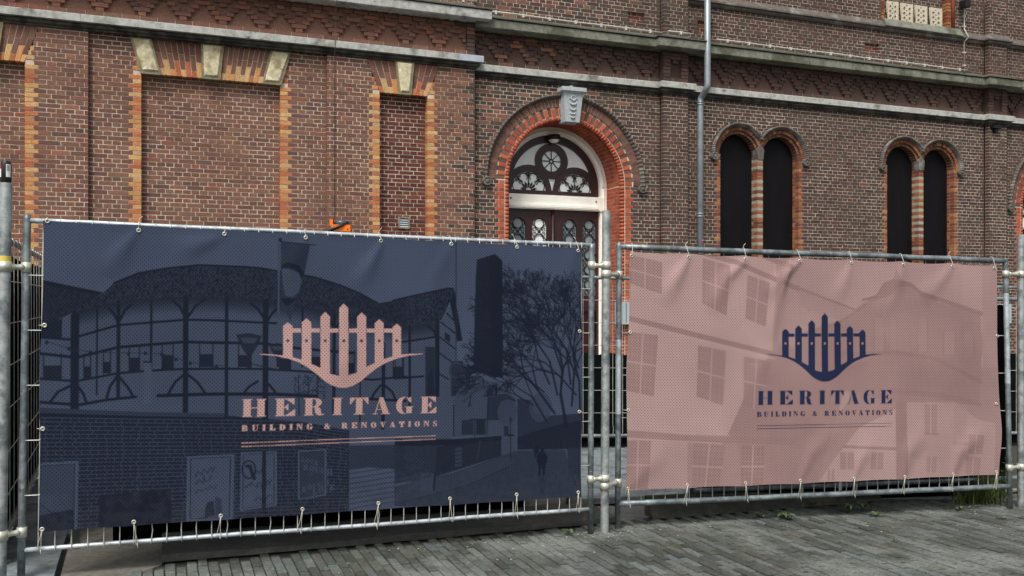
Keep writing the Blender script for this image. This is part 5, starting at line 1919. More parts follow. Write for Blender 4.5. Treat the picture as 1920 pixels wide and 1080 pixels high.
# gable end
pg(zc_, [(330, 575), (372, 470), (405, 600), (410, 760), (405, 850), (300, 800), (300, 590)], .66)
pg(zc_, [(405, 380), (420, 500), (457, 715), (420, 720), (405, 620), (385, 520), (370, 450)], .10)
for p in ([(310, 590), (405, 665)], [(300, 690), (405, 770)], [(300, 800), (400, 870)], [(350, 530), (400, 580)], [(300, 940), (360, 975)]): ln(zc_, p, 3, .12)
pg(zc_, [(335, 655), (372, 680), (372, 730), (335, 705)], .15)
# timber frame
BM = .10
for x, w, y0, y1, m in ((245, 13, 640, 1240, za), (530, 6, 560, 1170, za), (970, 9, 515, 1260, za), (390, 3, 590, 1150, za), (745, 4, 540, 980, za)):
    ln(m, [(x, y0), (x - 3, y1)], w, BM)
for x, w, y0, y1 in ((85, 6, 480, 1210), (332, 10, 490, 1260), (565, 4, 530, 900), (765, 6, 580, 1200), (1075, 7, 760, 1290), (930, 3, 640, 1250)):
    ln(zb, [(x, y0), (x - 3, y1)], w, BM)
ln(zc_, [(98, 620), (98, 1150)], 5, BM); ln(zc_, [(285, 585), (285, 760), (283, 1080)], 9, BM)
ln(za, [(265, 770), (530, 695), (970, 660), (1219, 665)], 4, BM); ln(zb, [(0, 610), (400, 628)], 4, BM)
ln(za, [(265, 905), (530, 840), (960, 805), (1219, 812)], 5, BM); ln(zb, [(0, 750), (310, 756), (560, 790), (880, 815)], 5, BM)
ln(za, [(265, 1060), (530, 1010), (690, 997)], 4, BM); ln(za, [(755, 992), (960, 982), (1219, 980)], 4, BM); ln(zb, [(0, 915), (310, 918), (600, 935), (1000, 985), (1215, 965)], 4, BM)
ln(za, [(10, 775), (220, 790)], 4, BM); ln(za, [(10, 880), (225, 905)], 5, BM); ln(za, [(10, 1045), (220, 1060)], 4, BM)
ln(zc_, [(45, 725), (270, 690)], 4, BM); ln(zc_, [(0, 970), (190, 955)], 4, BM)
for m, pts in ((za, [(465, 585), (500, 620), (528, 685)]), (za, [(612, 562), (570, 600), (538, 665)]), (za, [(885, 535), (930, 575), (962, 635)]), (za, [(1095, 525), (1030, 575), (985, 640)]),
               (zb, [(240, 505), (285, 540), (322, 600)]), (zb, [(400, 540), (370, 570), (345, 610)]), (zb, [(700, 570), (735, 600), (758, 650)]), (zb, [(830, 590), (800, 620), (775, 660)]), (zc_, [(225, 620), (262, 650), (275, 690)]),
               (zd, [(535, 25), (490, 90), (468, 165)]), (zd, [(552, 25), (610, 95), (648, 160)]), (zd, [(1000, 0), (930, 60), (885, 138)]), (zd, [(1005, 0), (1080, 60), (1130, 130)]),
               (zd, [(225, 85), (140, 125), (85, 195)]), (zd, [(270, 85), (310, 140), (330, 200)]), (ze, [(345, -20), (280, 20), (235, 75)]), (ze, [(395, -20), (440, 10), (480, 60)]),
               (ze, [(1300, 10), (1250, 70), (1228, 120)]), (ze, [(1330, 10), (1390, 60), (1415, 120)])):
    ln(m, pts, 4.5, BM)
ln(zd, [(275, 215), (470, 180), (665, 160)], 5, BM); ln(zd, [(815, 152), (1100, 142), (1260, 140)], 6, BM); ln(zd, [(15, 195), (250, 212)], 5, BM)
ln(ze, [(0, 78), (500, 80), (800, 95)], 6, BM); ln(ze, [(1100, 110), (1495, 130)], 5, BM); ln(zb, [(1215, 965), (1000, 985)], 3, BM)
for x0, y0, x1, y1, m in ((40, 960, 155, 1050, za), (303, 965, 347, 1042, za), (430, 935, 476, 1012, za), (600, 908, 667, 1000, za), (815, 890, 887, 985, za), (1060, 885, 1147, 970, za), (160, 830, 240, 905, zb), (420, 850, 490, 930, zb), (620, 840, 690, 915, zb), (850, 880, 890, 945, zb), (1135, 905, 1200, 965, zb), (0, 890, 50, 970, zc_)):
    pg(m, [(x0, y0), (x1, y0), (x1, y1), (x0, y1)], .13)
    ln(m, [(x0, y0 - 78), (x0, y1)], 2, BM); ln(m, [(x1, y0 - 78), (x1, y1)], 2, BM)
ln(za, [(50, 800), (210, 850), (350, 872), (480, 876), (700, 878), (820, 885), (1000, 940), (1219, 962)], 1.2, .2)
for x, y in ((60, 808), (205, 850), (345, 873), (595, 884), (705, 880), (812, 886), (905, 920), (1000, 945), (1170, 968)): t1.ell(B1.uv(*za(x, y)), .009, .011, .12)
pg(za, [(700, 935), (745, 935), (752, 1210), (690, 1210)], .76); ln(za, [(695, 935), (745, 938)], 3, .12)
# flag, pole, torches
ln(zb, [(416, 100), (412, 640)], 4, .62); t1.ell(B1.uv(*zb(423, 100)), .011, .011, .1)
pg(zb, [(428, 112), (612, 135), (575, 325), (520, 490), (488, 620), (455, 545), (425, 520)], .30, tex=straw(.05))
ln(zb, [(428, 112), (648, 134)], 2, .12)
pg(zb, [(430, 260), (470, 240), (540, 262), (578, 310), (560, 350), (520, 290), (470, 275), (432, 290)], .12)
pg(zb, [(436, 282), (480, 285), (540, 310), (560, 360), (540, 430), (500, 462), (455, 455), (440, 380)], .66)
pg(zb, [(425, 470), (540, 470), (500, 500), (460, 520)], .12)
for m, ox, oy, k in ((zb, 228, 700, 1.0), (zb, 410, 760, .7), (zf, 545, 210, .5)):
    pg(m, [(ox - 85 * k, oy), (ox, oy - 10 * k), (ox + 82 * k, oy + 8 * k), (ox + 60 * k, oy + 60 * k), (ox + 20 * k, oy + 125 * k), (ox - 22 * k, oy + 125 * k), (ox - 62 * k, oy + 55 * k)], .14, .92)
    pg(m, [(ox - 55 * k, oy + 18 * k), (ox + 50 * k, oy + 22 * k), (ox + 35 * k, oy + 55 * k), (ox - 40 * k, oy + 55 * k)], .42)
    pg(m, [(ox - 14 * k, oy + 120 * k), (ox + 14 * k, oy + 120 * k), (ox + 14 * k, oy + 210 * k), (ox - 14 * k, oy + 210 * k)], .14)
ln(zb, [(240, 885), (420, 925)], 2, .15)
# gate lattice
random.seed(5)
for i in range(90):
    x, y = random.uniform(510, 710), random.uniform(940, 1080)
    a = random.uniform(0, 3.14); l = random.uniform(15, 45)
    ln(zb, [(x, y), (x + l * math.cos(a), y + l * math.sin(a))], 1.2, .12, .8)
for x in (540, 600, 660): ln(zb, [(x, 960), (x + 3, 1210)], 2, .12)
# hanging banners on the gable side
pg(zc_, [(203, 755), (275, 757), (275, 1090), (203, 1090)], .22); pg(zc_, [(215, 960), (250, 900), (268, 1080), (215, 1080)], .14)
pg(zc_, [(378, 855), (458, 850), (458, 1090), (378, 1090)], .24); t1.ell(B1.uv(*zc_(412, 915)), .05, .055, .36); t1.ell(B1.uv(*zc_(412, 915)), .035, .04, .24)
# flagpole and chimney tower
ln(zc_, [(415, 40), (412, 850)], 2, .2)
pg(zc_, [(455, 880), (560, 920), (440, 990)], .3)
pg(zc_, [(555, 168), (675, 130), (725, 176), (728, 700), (725, 965), (650, 960), (530, 915), (545, 300)], .13, tex=straw(.05, 200, 300))
pg(zc_, [(630, 150), (675, 130), (725, 176), (728, 965), (650, 960), (640, 300)], .10)
# white riverside house right of the gable
pg(zf, [(480, 120), (520, 70), (640, 20), (660, 40), (780, 80), (910, 190), (912, 600), (780, 625), (770, 470), (440, 475), (440, 200)], .58, tex=straw(.06))
pg(zf, [(700, 90), (770, 80), (770, 160), (700, 165)], .16); t1.ell(B1.uv(*zf(712, 142)), .04, .04, .42); t1.ell(B1.uv(*zf(712, 142)), .024, .026, .16)
pg(zf, [(700, 180), (830, 165), (905, 205), (830, 260), (800, 340), (700, 340)], .24)
for p in ([(660, 170), (840, 160), (905, 205)], [(560, 345), (800, 345)], [(440, 240), (440, 470)], [(600, 350), (600, 470)], [(700, 180), (690, 460)], [(525, 95), (640, 75)], [(660, 40), (665, 90)]): ln(zf, p, 2.5, .15)
pg(zf, [(500, 350), (590, 350), (590, 460), (500, 460)], .22); pg(zf, [(610, 350), (680, 350), (680, 460), (610, 460)], .16); pg(zf, [(820, 395), (855, 395), (855, 470), (820, 470)], .2)
t1.ell(B1.uv(*zf(845, 290)), .07, .085, .5)
# bushes and tree mass on the right
pg(zf, [(920, 190), (1030, 200), (1040, 290), (1120, 320), (1400, 300), (1410, 560), (1200, 575), (920, 570)], .20, .9, tex=straw(.12, 300, 300))
t1.ell(B1.uv(*zf(1095, 255)), .085, .1, .5, .8)
pg(zf, [(920, 480), (1100, 420), (1250, 380), (1410, 350), (1410, 560), (920, 575)], .12, .85, tex=straw(.08, 300, 300))
def twig(x, y, a, l, w, dep):
    x2, y2 = x + l * math.cos(a), y - l * math.sin(a)
    ln(idp, [(x, y), (x2, y2)], max(1.0, w), .10, .9)
    if dep == 0: return
    for k in range(random.choice((2, 2, 3))):
        twig(x2, y2, a + random.uniform(-.55, .6), l * random.uniform(.62, .86), w * .66, dep - 1)
random.seed(12)
for tw in ((1062, 800, 1.75, 62, 7, 7), (1040, 775, 2.2, 55, 5, 6), (1072, 760, 1.5, 62, 5, 7), (1020, 735, 2.5, 46, 3.5, 6), (1085, 690, 1.9, 50, 4, 6), (1055, 700, 1.9, 52, 4, 6), (1030, 720, 2.0, 50, 4, 6), (1080, 740, 2.3, 50, 4, 6), (1000, 760, 2.6, 40, 3, 6), (1070, 720, 1.7, 66, 4.5, 7), (1045, 740, 1.8, 64, 4.5, 7), (1088, 780, 1.6, 66, 5, 7), (1025, 790, 2.1, 52, 4, 6)): twig(*tw)
# brick terrace wall
pg(idp, [(66, 768), (210, 772), (420, 779), (560, 790), (655, 808), (655, 1000), (66, 1010)], .13)
pg(zd, [(10, 232), (700, 262), (1260, 270), (1260, 300), (700, 290), (10, 268)], .33)
ln(zd, [(10, 280), (700, 300), (1260, 305)], 3, .08)
for k in range(29):
    y0 = 784 + k * 7.45
    L_ = [(68, y0 + (k - 3) * .35), (220, y0 + 1 - (k - 6) * .1), (420, y0 + 2 - (k - 3) * .55), (560, y0 + 6 - k * .85), (655, y0 + 22 - k * 1.6)]
    ln(idp, L_, 1.5, .52, .85)
    x = 70 + (k % 2) * 14 + random.uniform(-3, 3)
    while x < 650:
        if random.random() < .93:
            yy = interp(L_, x)
            ln(idp, [(x, yy), (x, yy + 7)], 1.5, .5, .8)
        x += (29 if x < 350 else 22) * (1 if k % 2 else .55)
pg(zd, [(415, 822), (900, 780), (905, 1060), (415, 1080)], .12)
for k in range(22): ln(zd, [(418, 840 + k * 11), (900, 798 + k * 11)], .7, .18, .6)
# posters in frames
def poster(m, pts, val):
    pg(m, pts, .72)
    cx = sum(p[0] for p in pts) / 4; cy = sum(p[1] for p in pts) / 4
    inn = [(cx + (x - cx) * .86, cy + (y - cy) * .93) for x, y in pts]
    pg(m, inn, .12)
    pg(m, [(cx + (x - cx) * .82, cy + (y - cy) * .91) for x, y in pts], val)
poster(zd, [(-30, 606), (278, 590), (270, 1100), (-30, 1110)], .46)
pg(zd, [(5, 820), (80, 810), (150, 850), (185, 920), (10, 930)], .52); pg(zd, [(0, 960), (245, 915), (245, 1100), (0, 1110)], .16); ln(zd, [(0, 870), (110, 945)], 1.5, .1)
poster(zd, [(1010, 560), (1330, 545), (1320, 985), (1005, 1000)], .66)
poster(ze, [(212, 530), (495, 522), (495, 945), (205, 990)], .70)
poster(ze, [(658, 518), (882, 505), (878, 868), (658, 905)], .32)
pg(ze, [(380, 520), (410, 520), (410, 960), (376, 965)], .13)
pg(zd, [(1130, 920), (1150, 870), (1190, 860), (1200, 960), (1130, 975)], .2); pg(zd, [(1200, 830), (1245, 850), (1250, 960), (1205, 965)], .36)
lb = t1.a
ring_ = [(275 + 52 * math.cos(t * .3), 665 + 68 * math.sin(t * .3)) for t in range(22)]
ln(ze, ring_, 3, .16); ln(ze, [(260, 640), (285, 640), (300, 690), (318, 735)], 6, .14)
def scrawl(m, x, y, w, h, n, val):
    pts = [(x + w * i / n + random.uniform(-.2, .2) * h, y - w * i / n * .25 + (h / 2) * math.sin(i * 1.9) * random.uniform(.5, 1)) for i in range(n + 1)]
    ln(m, pts, 1.5, val, .9)
scrawl(ze, 320, 690, 70, 40, 8, .14); scrawl(ze, 255, 790, 60, 40, 8, .14); scrawl(ze, 330, 790, 120, 50, 12, .14); scrawl(ze, 320, 900, 130, 40, 10, .2)
scrawl(zd, 1060, 680, 140, 50, 12, .18); scrawl(zd, 1065, 735, 110, 50, 10, .18); scrawl(zd, 1060, 800, 150, 30, 12, .22)
# slanted words on the dark poster
def word(m, txt, x, y, h, val, slope):
    f = B1.uv(*m(x, y)); hh = h * PXM / 4.153
    mask = np.zeros(t1.a.shape, bool); xx = f[0]; yy = f[1]
    for ch in txt:
        draw_glyph(mask, t1.res, ch, xx, yy, hh * .8, hh)
        xx += (G(ch)[0] * .8 + .12) * hh; yy += slope * (G(ch)[0] * .8 + .12) * hh
    t1.a[mask] = val
word(ze, 'LOVE', 685, 608, 34, .62, -.3); word(ze, 'ROUGH', 700, 672, 44, .62, -.25); word(ze, 'ROUGH', 690, 842, 40, .62, .25); word(ze, 'LOVE', 775, 862, 44, .62, .2)
# curved steps
for k in range(8):
    y = 690 + k * 36
    ln(ze, [(1062 - k * 2, y + 8 + k * 4), (1200, y - 12 + k * 3), (1380 + k * 20, y - 40), (1480 + k * 30, y - 62)], 2.8, .40, .85)
pg(ze, [(1060, 480), (1495, 470), (1495, 690), (1380, 660), (1200, 650), (1060, 670)], .18, .8, tex=straw(.14, 330, 260))
pg(zf, [(0, 510), (220, 500), (220, 800), (0, 830)], .22, .9, tex=straw(.22, 330, 300))
pg(zf, [(0, 490), (440, 492), (800, 468), (805, 500), (440, 540), (0, 545)], .12)
pg(zf, [(220, 545), (440, 540), (800, 500), (800, 620), (420, 740), (220, 800)], .15, .95, tex=straw(.06))
pg(zf, [(225, 550), (310, 545), (310, 740), (225, 760)], .30, .7)
for i in range(5): pg(zf, [(452, 560 + i * 30), (505, 553 + i * 30), (505, 575 + i * 30), (452, 582 + i * 30)], .42)
ln(zf, [(640, 510), (620, 640)], 2, .36); pg(zf, [(650, 540), (740, 520), (740, 640), (650, 665)], .2)
# path
pg(zf, [(0, 850), (200, 800), (440, 745), (800, 620), (920, 580), (1280, 575), (1320, 740), (1410, 930), (1410, 1000), (0, 1000)], .34, tex=straw(.05, 60, 200))
pg(zf, [(0, 980), (560, 830), (870, 690), (900, 640), (820, 630), (420, 760), (0, 870)], .42, .8)
ln(zf, [(0, 985), (560, 835), (880, 690)], 1.5, .2)
for k in range(5): ln(zf, [(0, 905 - k * 24), (120, 870 - k * 22), (200, 812 - k * 16)], 2, .44, .7)
pg(zf, [(1290, 560), (1410, 550), (1410, 930), (1310, 760)], .2, .9)
for k in range(3): pg(zf, [(1300 + k * 40, 760), (1322 + k * 40, 750), (1372 + k * 40, 900), (1345 + k * 40, 905)], .36, .8)
pg(zf, [(200, 748), (295, 752), (285, 880), (190, 880)], .48); pg(zf, [(295, 752), (308, 770), (300, 876), (285, 880)], .12); scrawl(zf, 215, 780, 60, 20, 8, .2)
ln(zf, [(868, 350), (872, 655)], 2, .12); pg(zf, [(858, 360), (880, 360), (876, 330), (862, 330)], .2); ln(zf, [(850, 465), (890, 465)], 4, .12)
# walkers
for ox, oy, k in ((1108, 570, 1.0), (1065, 540, .5)):
    t1.ell(B1.uv(*zf(ox, oy + 8 * k)), .013 * k, .016 * k, .10)
    pg(zf, [(ox - 20 * k, oy + 22 * k), (ox + 22 * k, oy + 22 * k), (ox + 40 * k, oy + 60 * k), (ox + 36 * k, oy + 105 * k), (ox + 20 * k, oy + 118 * k), (ox - 28 * k, oy + 116 * k), (ox - 44 * k, oy + 95 * k), (ox - 34 * k, oy + 45 * k)], .10)
    pg(zf, [(ox - 28 * k, oy + 112 * k), (ox - 4 * k, oy + 112 * k), (ox - 14 * k, oy + 200 * k), (ox - 30 * k, oy + 198 * k)], .10)
    pg(zf, [(ox - 2 * k, oy + 112 * k), (ox + 26 * k, oy + 112 * k), (ox + 18 * k, oy + 200 * k), (ox + 4 * k, oy + 200 * k)], .10)
pg(zf, [(1080, 775), (1135, 775), (1125, 900), (1085, 900)], .24, .7)

zlog1 = lambda x, y: B1.uv(430 + x / 3.376, 540 + y / 3.376)
a, b_ = zlog1(80, 819), zlog1(1310, 686)
ya = (zlog1(80, 819)[1] + zlog1(1310, 787)[1]) / 2; yb = (zlog1(80, 706)[1] + zlog1(1310, 686)[1]) / 2
rect1 = ((a[0], ya), (b_[0], yb))
y2a = (zlog1(78, 912)[1] + zlog1(1310, 868)[1]) / 2; y2b = (zlog1(78, 872)[1] + zlog1(1310, 838)[1]) / 2
rect2 = ((zlog1(78, 912)[0], y2a), (zlog1(1312, 868)[0], y2b))
rules1 = [(zlog1(75, 981), zlog1(1305, 934)), (zlog1(75, 1004), zlog1(1305, 956))]
rm1 = stamp_logo(B1, t1, zlog1, rect1, rect2, rules1, None)
def edge1(S, T, Pu, Pv):
    k = 8 * math.pi
    Pv = Pv - .006 * np.abs(np.sin(S * 7 * math.pi)) * (T ** 6) + .004 * np.abs(np.sin(S * 7 * math.pi)) * ((1 - T) ** 6)
    Pu = Pu + .006 * np.sin(T * 3 * math.pi) * ((1 - S) ** 12) - .006 * np.sin(T * 3 * math.pi) * (S ** 12)
    return Pu, Pv
NAVY_D, NAVY_L = lin(8, 12, 27), lin(71, 81, 102)
ROSE = lin(178, 144, 138)
banner1 = build_banner(B1, t1, rm1, NAVY_D, NAVY_L, ROSE, (.36, .76), (.26, .78),
                       'navy blue perforated banner printed with a timbered round theatre and pink fence logo', edge1)

# ---------------------------------------------------------------- pink banner
B2 = Banner('pink', [(1180, 471), (1868.5, 496.5), (1874, 891), (1173, 921)], panel_plane(r2), .036,
            [([(1290, 484), (1268, 520), (1240, 575)], .06, .016), ([(1397, 490), (1362, 520), (1330, 590)], .06, .016), ([(1497, 492), (1470, 515), (1440, 560)], .05, .017), ([(1480, 495), (1462, 560), (1448, 640)], .045, .012),
             ([(1597, 495), (1580, 540), (1560, 570)], .06, .009), ([(1693, 498), (1675, 560), (1640, 600)], .07, .010), ([(1784, 500), (1750, 540), (1700, 575)], .07, .009), ([(1600, 897), (1612, 860), (1640, 820)], .06, .010),
             ([(1695, 892), (1700, 850), (1740, 800)], .07, .012), ([(1788, 890), (1800, 850), (1850, 800)], .07, .014), ([(1178, 915), (1230, 860), (1260, 800)], .08, .008), ([(1499, 900), (1520, 850), (1570, 800)], .06, .008), ([(1400, 620), (1430, 680), (1400, 760)], .07, .008)], 1.7)
t2 = Raster(B2.Uw, B2.Vh, .0017, .66)
def q2(pts): return [B2.uv(*p) for p in pts]
def y7(x, y): return (1160 + x / 2.347, 460 + y / 2.347)
def y8(x, y): return (1500 + x / 2.347, 460 + y / 2.347)
PXM2 = .0043
def ln2(m, pts, w, val, alpha=1.0): t2.line(q2([m(*p) for p in pts]), w * PXM2, val, alpha)
def pg2(m, pts, val, alpha=1.0, tex=None): t2.poly(q2([m(*p) for p in pts]), val, alpha, tex=tex)
# house front on the left: light wall, sky to the right
pg2(y7, [(30, 20), (700, 60), (690, 480), (600, 560), (480, 830), (400, 1080), (20, 1080)], .76)
pg2(y7, [(700, 60), (892, 60), (892, 480), (690, 480)], .62)
# dark foreground sweep
pg2(idp, [(1172, 808), (1350, 822), (1440, 830), (1400, 930), (1172, 925)], .70)
pg2(y7, [(600, 560), (720, 420), (892, 520), (1000, 620), (860, 1080), (540, 1080), (520, 860), (480, 830)], .42, .9)
pg2(idp, [(1290, 825), (1500, 830), (1560, 790), (1640, 690), (1890, 690), (1890, 900), (1290, 915)], .46, .75)
# string courses
for p in ([(30, 318), (360, 400), (690, 480)], [(390, 40), (520, 75), (690, 150), (892, 230)], [(640, 48), (760, 95)]): ln2(y7, p, 9, .36, .85)
ln2(y7, [(30, 335), (360, 420), (690, 500)], 4, .86, .5)
ln2(y7, [(30, 828), (300, 850), (760, 862)], 12, .40, .85); ln2(y7, [(30, 850), (450, 872)], 3, .88, .5)
ln2(y7, [(705, 90), (690, 470)], 10, .50, .8); ln2(y7, [(735, 60), (712, 160)], 12, .42, .6)
# sash windows with panes
def sash(m, c, val=.40, nx=2, ny=2, sub=3):
    pg2(m, c, val, .9)
    def L(a, b, t): return (a[0] + (b[0] - a[0]) * t, a[1] + (b[1] - a[1]) * t)
    tl, tr, br, bl = c
    for i in range(1, nx * sub):
        t = i / (nx * sub)
        big = i % sub == 0
        ln2(m, [L(tl, tr, t), L(bl, br, t)], 3 if big else 1, .74 if big else .62, .9 if big else .55)
    for i in range(1, ny * 4):
        t = i / (ny * 4)
        big = i % 4 == 0
        ln2(m, [L(tl, bl, t), L(tr, br, t)], 3 if big else 1, .74 if big else .62, .9 if big else .55)
for c in ([(40, 40), (190, 75), (185, 215), (40, 165)], [(370, 55), (490, 90), (475, 310), (365, 255)], [(570, 130), (665, 165), (650, 360), (560, 320)],
          [(38, 380), (172, 395), (155, 665), (35, 640)], [(348, 440), (472, 465), (458, 705), (342, 665)], [(552, 490), (660, 510), (640, 730), (548, 705)],
          [(30, 860), (145, 860), (130, 1075), (30, 1075)], [(330, 870), (470, 880), (440, 1075), (325, 1075)]):
    sash(y7, c)
sash(y7, [(540, 880), (640, 885), (630, 1060), (535, 1065)], .34); sash(y7, [(835, 235), (885, 250), (880, 290), (832, 290)], .45)
# domed pavilion on the right
SKY2 = .64
pg2(y8, [(0, 60), (800, 80), (800, 350), (0, 260)], SKY2, .8)
pg2(y8, [(180, 330), (290, 250), (340, 215), (370, 165), (410, 150), (425, 100), (440, 150), (490, 165), (530, 200), (590, 225), (600, 250), (790, 300), (795, 480), (790, 700), (420, 690), (180, 640), (0, 700), (0, 400)], .44, .95)
pg2(y8, [(280, 240), (340, 215), (370, 165), (410, 148), (490, 165), (530, 205), (595, 222), (600, 245), (440, 205), (330, 245)], .30, .7)
ln2(y8, [(600, 235), (795, 300)], 8, .30, .7); ln2(y8, [(0, 395), (180, 335), (290, 262)], 6, .36, .7); ln2(y8, [(280, 240), (340, 225)], 4, .3)
pg2(y8, [(0, 190), (130, 240), (250, 290), (180, 330), (0, 270)], .54, .8); ln2(y8, [(0, 190), (250, 285)], 4, .40)
for x0, y0, x1, y1 in ((330, 320, 375, 480), (395, 320, 430, 480), (520, 320, 560, 470), (630, 380, 680, 480), (715, 390, 760, 500)):
    pg2(y8, [(x0, y0), (x1, y0), (x1, y1), (x0, y1)], .54, .7); ln2(y8, [(x0, y0), (x0, y1)], 3, .36, .8); ln2(y8, [(x1, y0), (x1, y1)], 3, .36, .8)
t2.ell(B2.uv(*y8(460, 325)), .2, .26, .52, .6); t2.ell(B2.uv(*y8(745, 440)), .13, .2, .40, .6)
ln2(y8, [(180, 480), (430, 470), (600, 500), (790, 600)], 8, .36, .7); ln2(y8, [(400, 640), (620, 660), (790, 700)], 10, .36, .6); ln2(y8, [(0, 600), (150, 560), (300, 520)], 8, .38, .5)
# lower lit courtyard and dark pier
pg2(y8, [(80, 1040), (150, 940), (260, 800), (420, 720), (420, 1040)], .74)
pg2(y8, [(470, 690), (680, 690), (790, 770), (860, 780), (860, 1020), (470, 1030)], .66)
pg2(y8, [(420, 690), (470, 690), (470, 1040), (425, 1040)], .40)
ln2(y8, [(190, 885), (420, 895)], 5, .42); ln2(y8, [(550, 828), (610, 832)], 4, .42); ln2(y8, [(680, 870), (760, 875)], 4, .42)
for c in ([(175, 910), (235, 910), (235, 985), (175, 985)], [(310, 910), (365, 912), (362, 985), (308, 985)], [(550, 700), (605, 700), (605, 825), (550, 825)], [(740, 830), (810, 835), (805, 920), (738, 915)], [(735, 930), (800, 935), (795, 1010), (732, 1010)], [(555, 930), (605, 930), (600, 1000), (552, 1000)], [(120, 985), (150, 985), (150, 1035), (120, 1035)]):
    sash(y8, c, .46, 2, 1, 2)
pg2(y8, [(480, 1030), (530, 920), (560, 900), (560, 1030)], .74, .6); pg2(y8, [(680, 700), (735, 700), (735, 870), (680, 1020)], .56, .6)
pg2(y8, [(800, 80), (875, 85), (875, 700), (800, 700)], .50, .7)

zlog2s = lambda x, y: B2.uv(1400 + x / 4.0, 560 + y / 4.0)
a2, b2_ = zlog2s(80, 800), zlog2s(1090, 686)
yA = (zlog2s(80, 800)[1] + zlog2s(1090, 786)[1]) / 2; yB = (zlog2s(80, 692)[1] + zlog2s(1090, 686)[1]) / 2
R1 = ((a2[0], yA), (b2_[0], yB))
y2a = (zlog2s(78, 888)[1] + zlog2s(1092, 870)[1]) / 2; y2b = (zlog2s(78, 849)[1] + zlog2s(1092, 834)[1]) / 2
R2 = ((zlog2s(76, 888)[0], y2a), (zlog2s(1092, 870)[0], y2b))
# symbol: map the same drawing by its tips, crown and foot
pL, pR = zlog2s(152, 414), zlog2s(1015, 417)
topv, botv = zlog2s(587, 108)[1], zlog2s(590, 624)[1]
o1L, o1R = zlog1(195, 419), zlog1(1222, 416)
o1t, o1b = zlog1(722, 98)[1], zlog1(715, 632)[1]
def zlog2(x, y):
    p = zlog1(x, y)
    return (pL[0] + (p[0] - o1L[0]) / (o1R[0] - o1L[0]) * (pR[0] - pL[0]), botv + (p[1] - o1b) / (o1t - o1b) * (topv - botv))
rules2 = [(zlog2s(75, 954), zlog2s(1088, 933)), (zlog2s(75, 976), zlog2s(1088, 955))]
rm2 = stamp_logo(B2, t2, zlog2, R1, R2, rules2, None)
def edge2(S, T, Pu, Pv):
    Pv = Pv - .012 * np.abs(np.sin(S * 7 * math.pi)) * (T ** 8) + .006 * np.abs(np.sin(S * 7 * math.pi)) * ((1 - T) ** 8)
    Pu = Pu + (.03 * np.exp(-((T - .2) / .13) ** 2) - .012 * np.exp(-((T - .62) / .2) ** 2)) * (S ** 14) + .008 * np.sin(T * 3 * math.pi) * ((1 - S) ** 12)
    return Pu, Pv
ROSE_D, ROSE_L = lin(106, 76, 75), lin(184, 155, 151)
banner2 = build_banner(B2, t2, rm2, ROSE_D, ROSE_L, lin(34, 42, 70), (.36, .74), (.24, .78),
                       'dusty pink perforated banner printed with old town houses and navy fence logo', edge2)

# eyelets and cable ties
ey = MB(); ey.lathe([(.0055, .001), (.0065, .0030), (.0095, .004), (.0125, .0028), (.0132, 0)], (0, 0, 0), 'z', 16)
eymesh = ey.mesh('eyelet'); eymesh.materials.append(M['clamp'])
hole = MB(); hole.lathe([(0, .0012), (.0057, .0012)], (0, 0, 0), 'z', 12); hmesh = hole.mesh('eyelet_hole'); hmesh.materials.append(M['black'])
def fit(b, ob, px, py, kind, rail=None):
    u, v = b.uv(px, py)
    p = b.point(u, v, .0012)
    q = b.n.to_track_quat('Z', 'Y')
    for me, nm in ((eymesh, 'eyelet'), (hmesh, 'eyelet_hole')):
        o = link(nm, me, None, ob)
        o.location = p - ob.location; o.rotation_mode = 'QUATERNION'; o.rotation_quaternion = q
    n = b.n
    if kind and rail is not None:
        t = (p - rail[0]).dot((rail[1] - rail[0]).normalized())
        dr = (rail[1] - rail[0]).normalized()
        c = rail[0] + dr * (t + kind[1])
        rr = kind[2] + .004
        q2_ = MB()
        if kind[0] == 'top':
            up = Vector((0, 0, 1))
            q2_.tube([p + n * .004, p + n * .010 + up * .012, c + n * rr, c + n * rr * .7 + up * rr * .75, c + up * rr * 1.1, c - n * rr * .7 + up * rr * .7, c - n * rr], .0021, 6)
            if random.random() < .7:
                s_ = random.choice((-1, 1))
                q2_.tube([c + up * rr, c + up * (rr + .02) + dr * .006 * s_, c + up * (rr + .035) + dr * .02 * s_], .0018, 5)
        else:
            up = Vector((0, 0, 1))
            for k in (-1, 1):
                q2_.tube([p + n * .004, p * .5 + c * .5 + n * (rr * .6) + dr * .004 * k, c + n * rr + dr * .012 * k, c + n * rr * .7 - up * rr * .8 + dr * .010 * k], .0017, 6)
            q2_.tube([c + n * rr - up * .002 + dr * .008, c + n * (rr + .004) - up * (.012 + random.random() * .02) + dr * .012], .0018, 6)
        o = obj('cable_tie', q2_, M['tie'], ob, ob.location)
    elif kind == 'side':
        pass
for px, py in ((89, 413.5), (260, 431), (421, 437.5), (573, 444.5), (714, 450.5), (846, 456.5), (969, 462.5), (1084, 469)):
    fit(B1, banner1, px, py + 1, ('top', random.uniform(-.006, .006), .0135), r1[0])
for px, py in ((79, 992), (251, 978), (414, 967), (567, 954.5), (710, 944), (844, 935), (969, 927.5), (1084, 923)):
    fit(B1, banner1, px, py, ('bot', random.uniform(-.02, .012), .0135), r1[1])
def side_tie(b, ob, px, py, sx, w=.05):
    fit(b, ob, px, py, None)
    u, v = b.uv(px, py); p = b.point(u, v, .004)
    q = MB(); q.tube([p, p + b.e1 * sx * w * .5 + b.n * .004, p + b.e1 * sx * w - b.n * .025], .0021, 6)
    obj('cable_tie', q, M['tie'], ob, ob.location)
for px, py, sx in ((83, 610, -1), (80, 804, -1), (1087, 621, 1), (1086, 772, 1)): side_tie(B1, banner1, px, py, sx, .03)
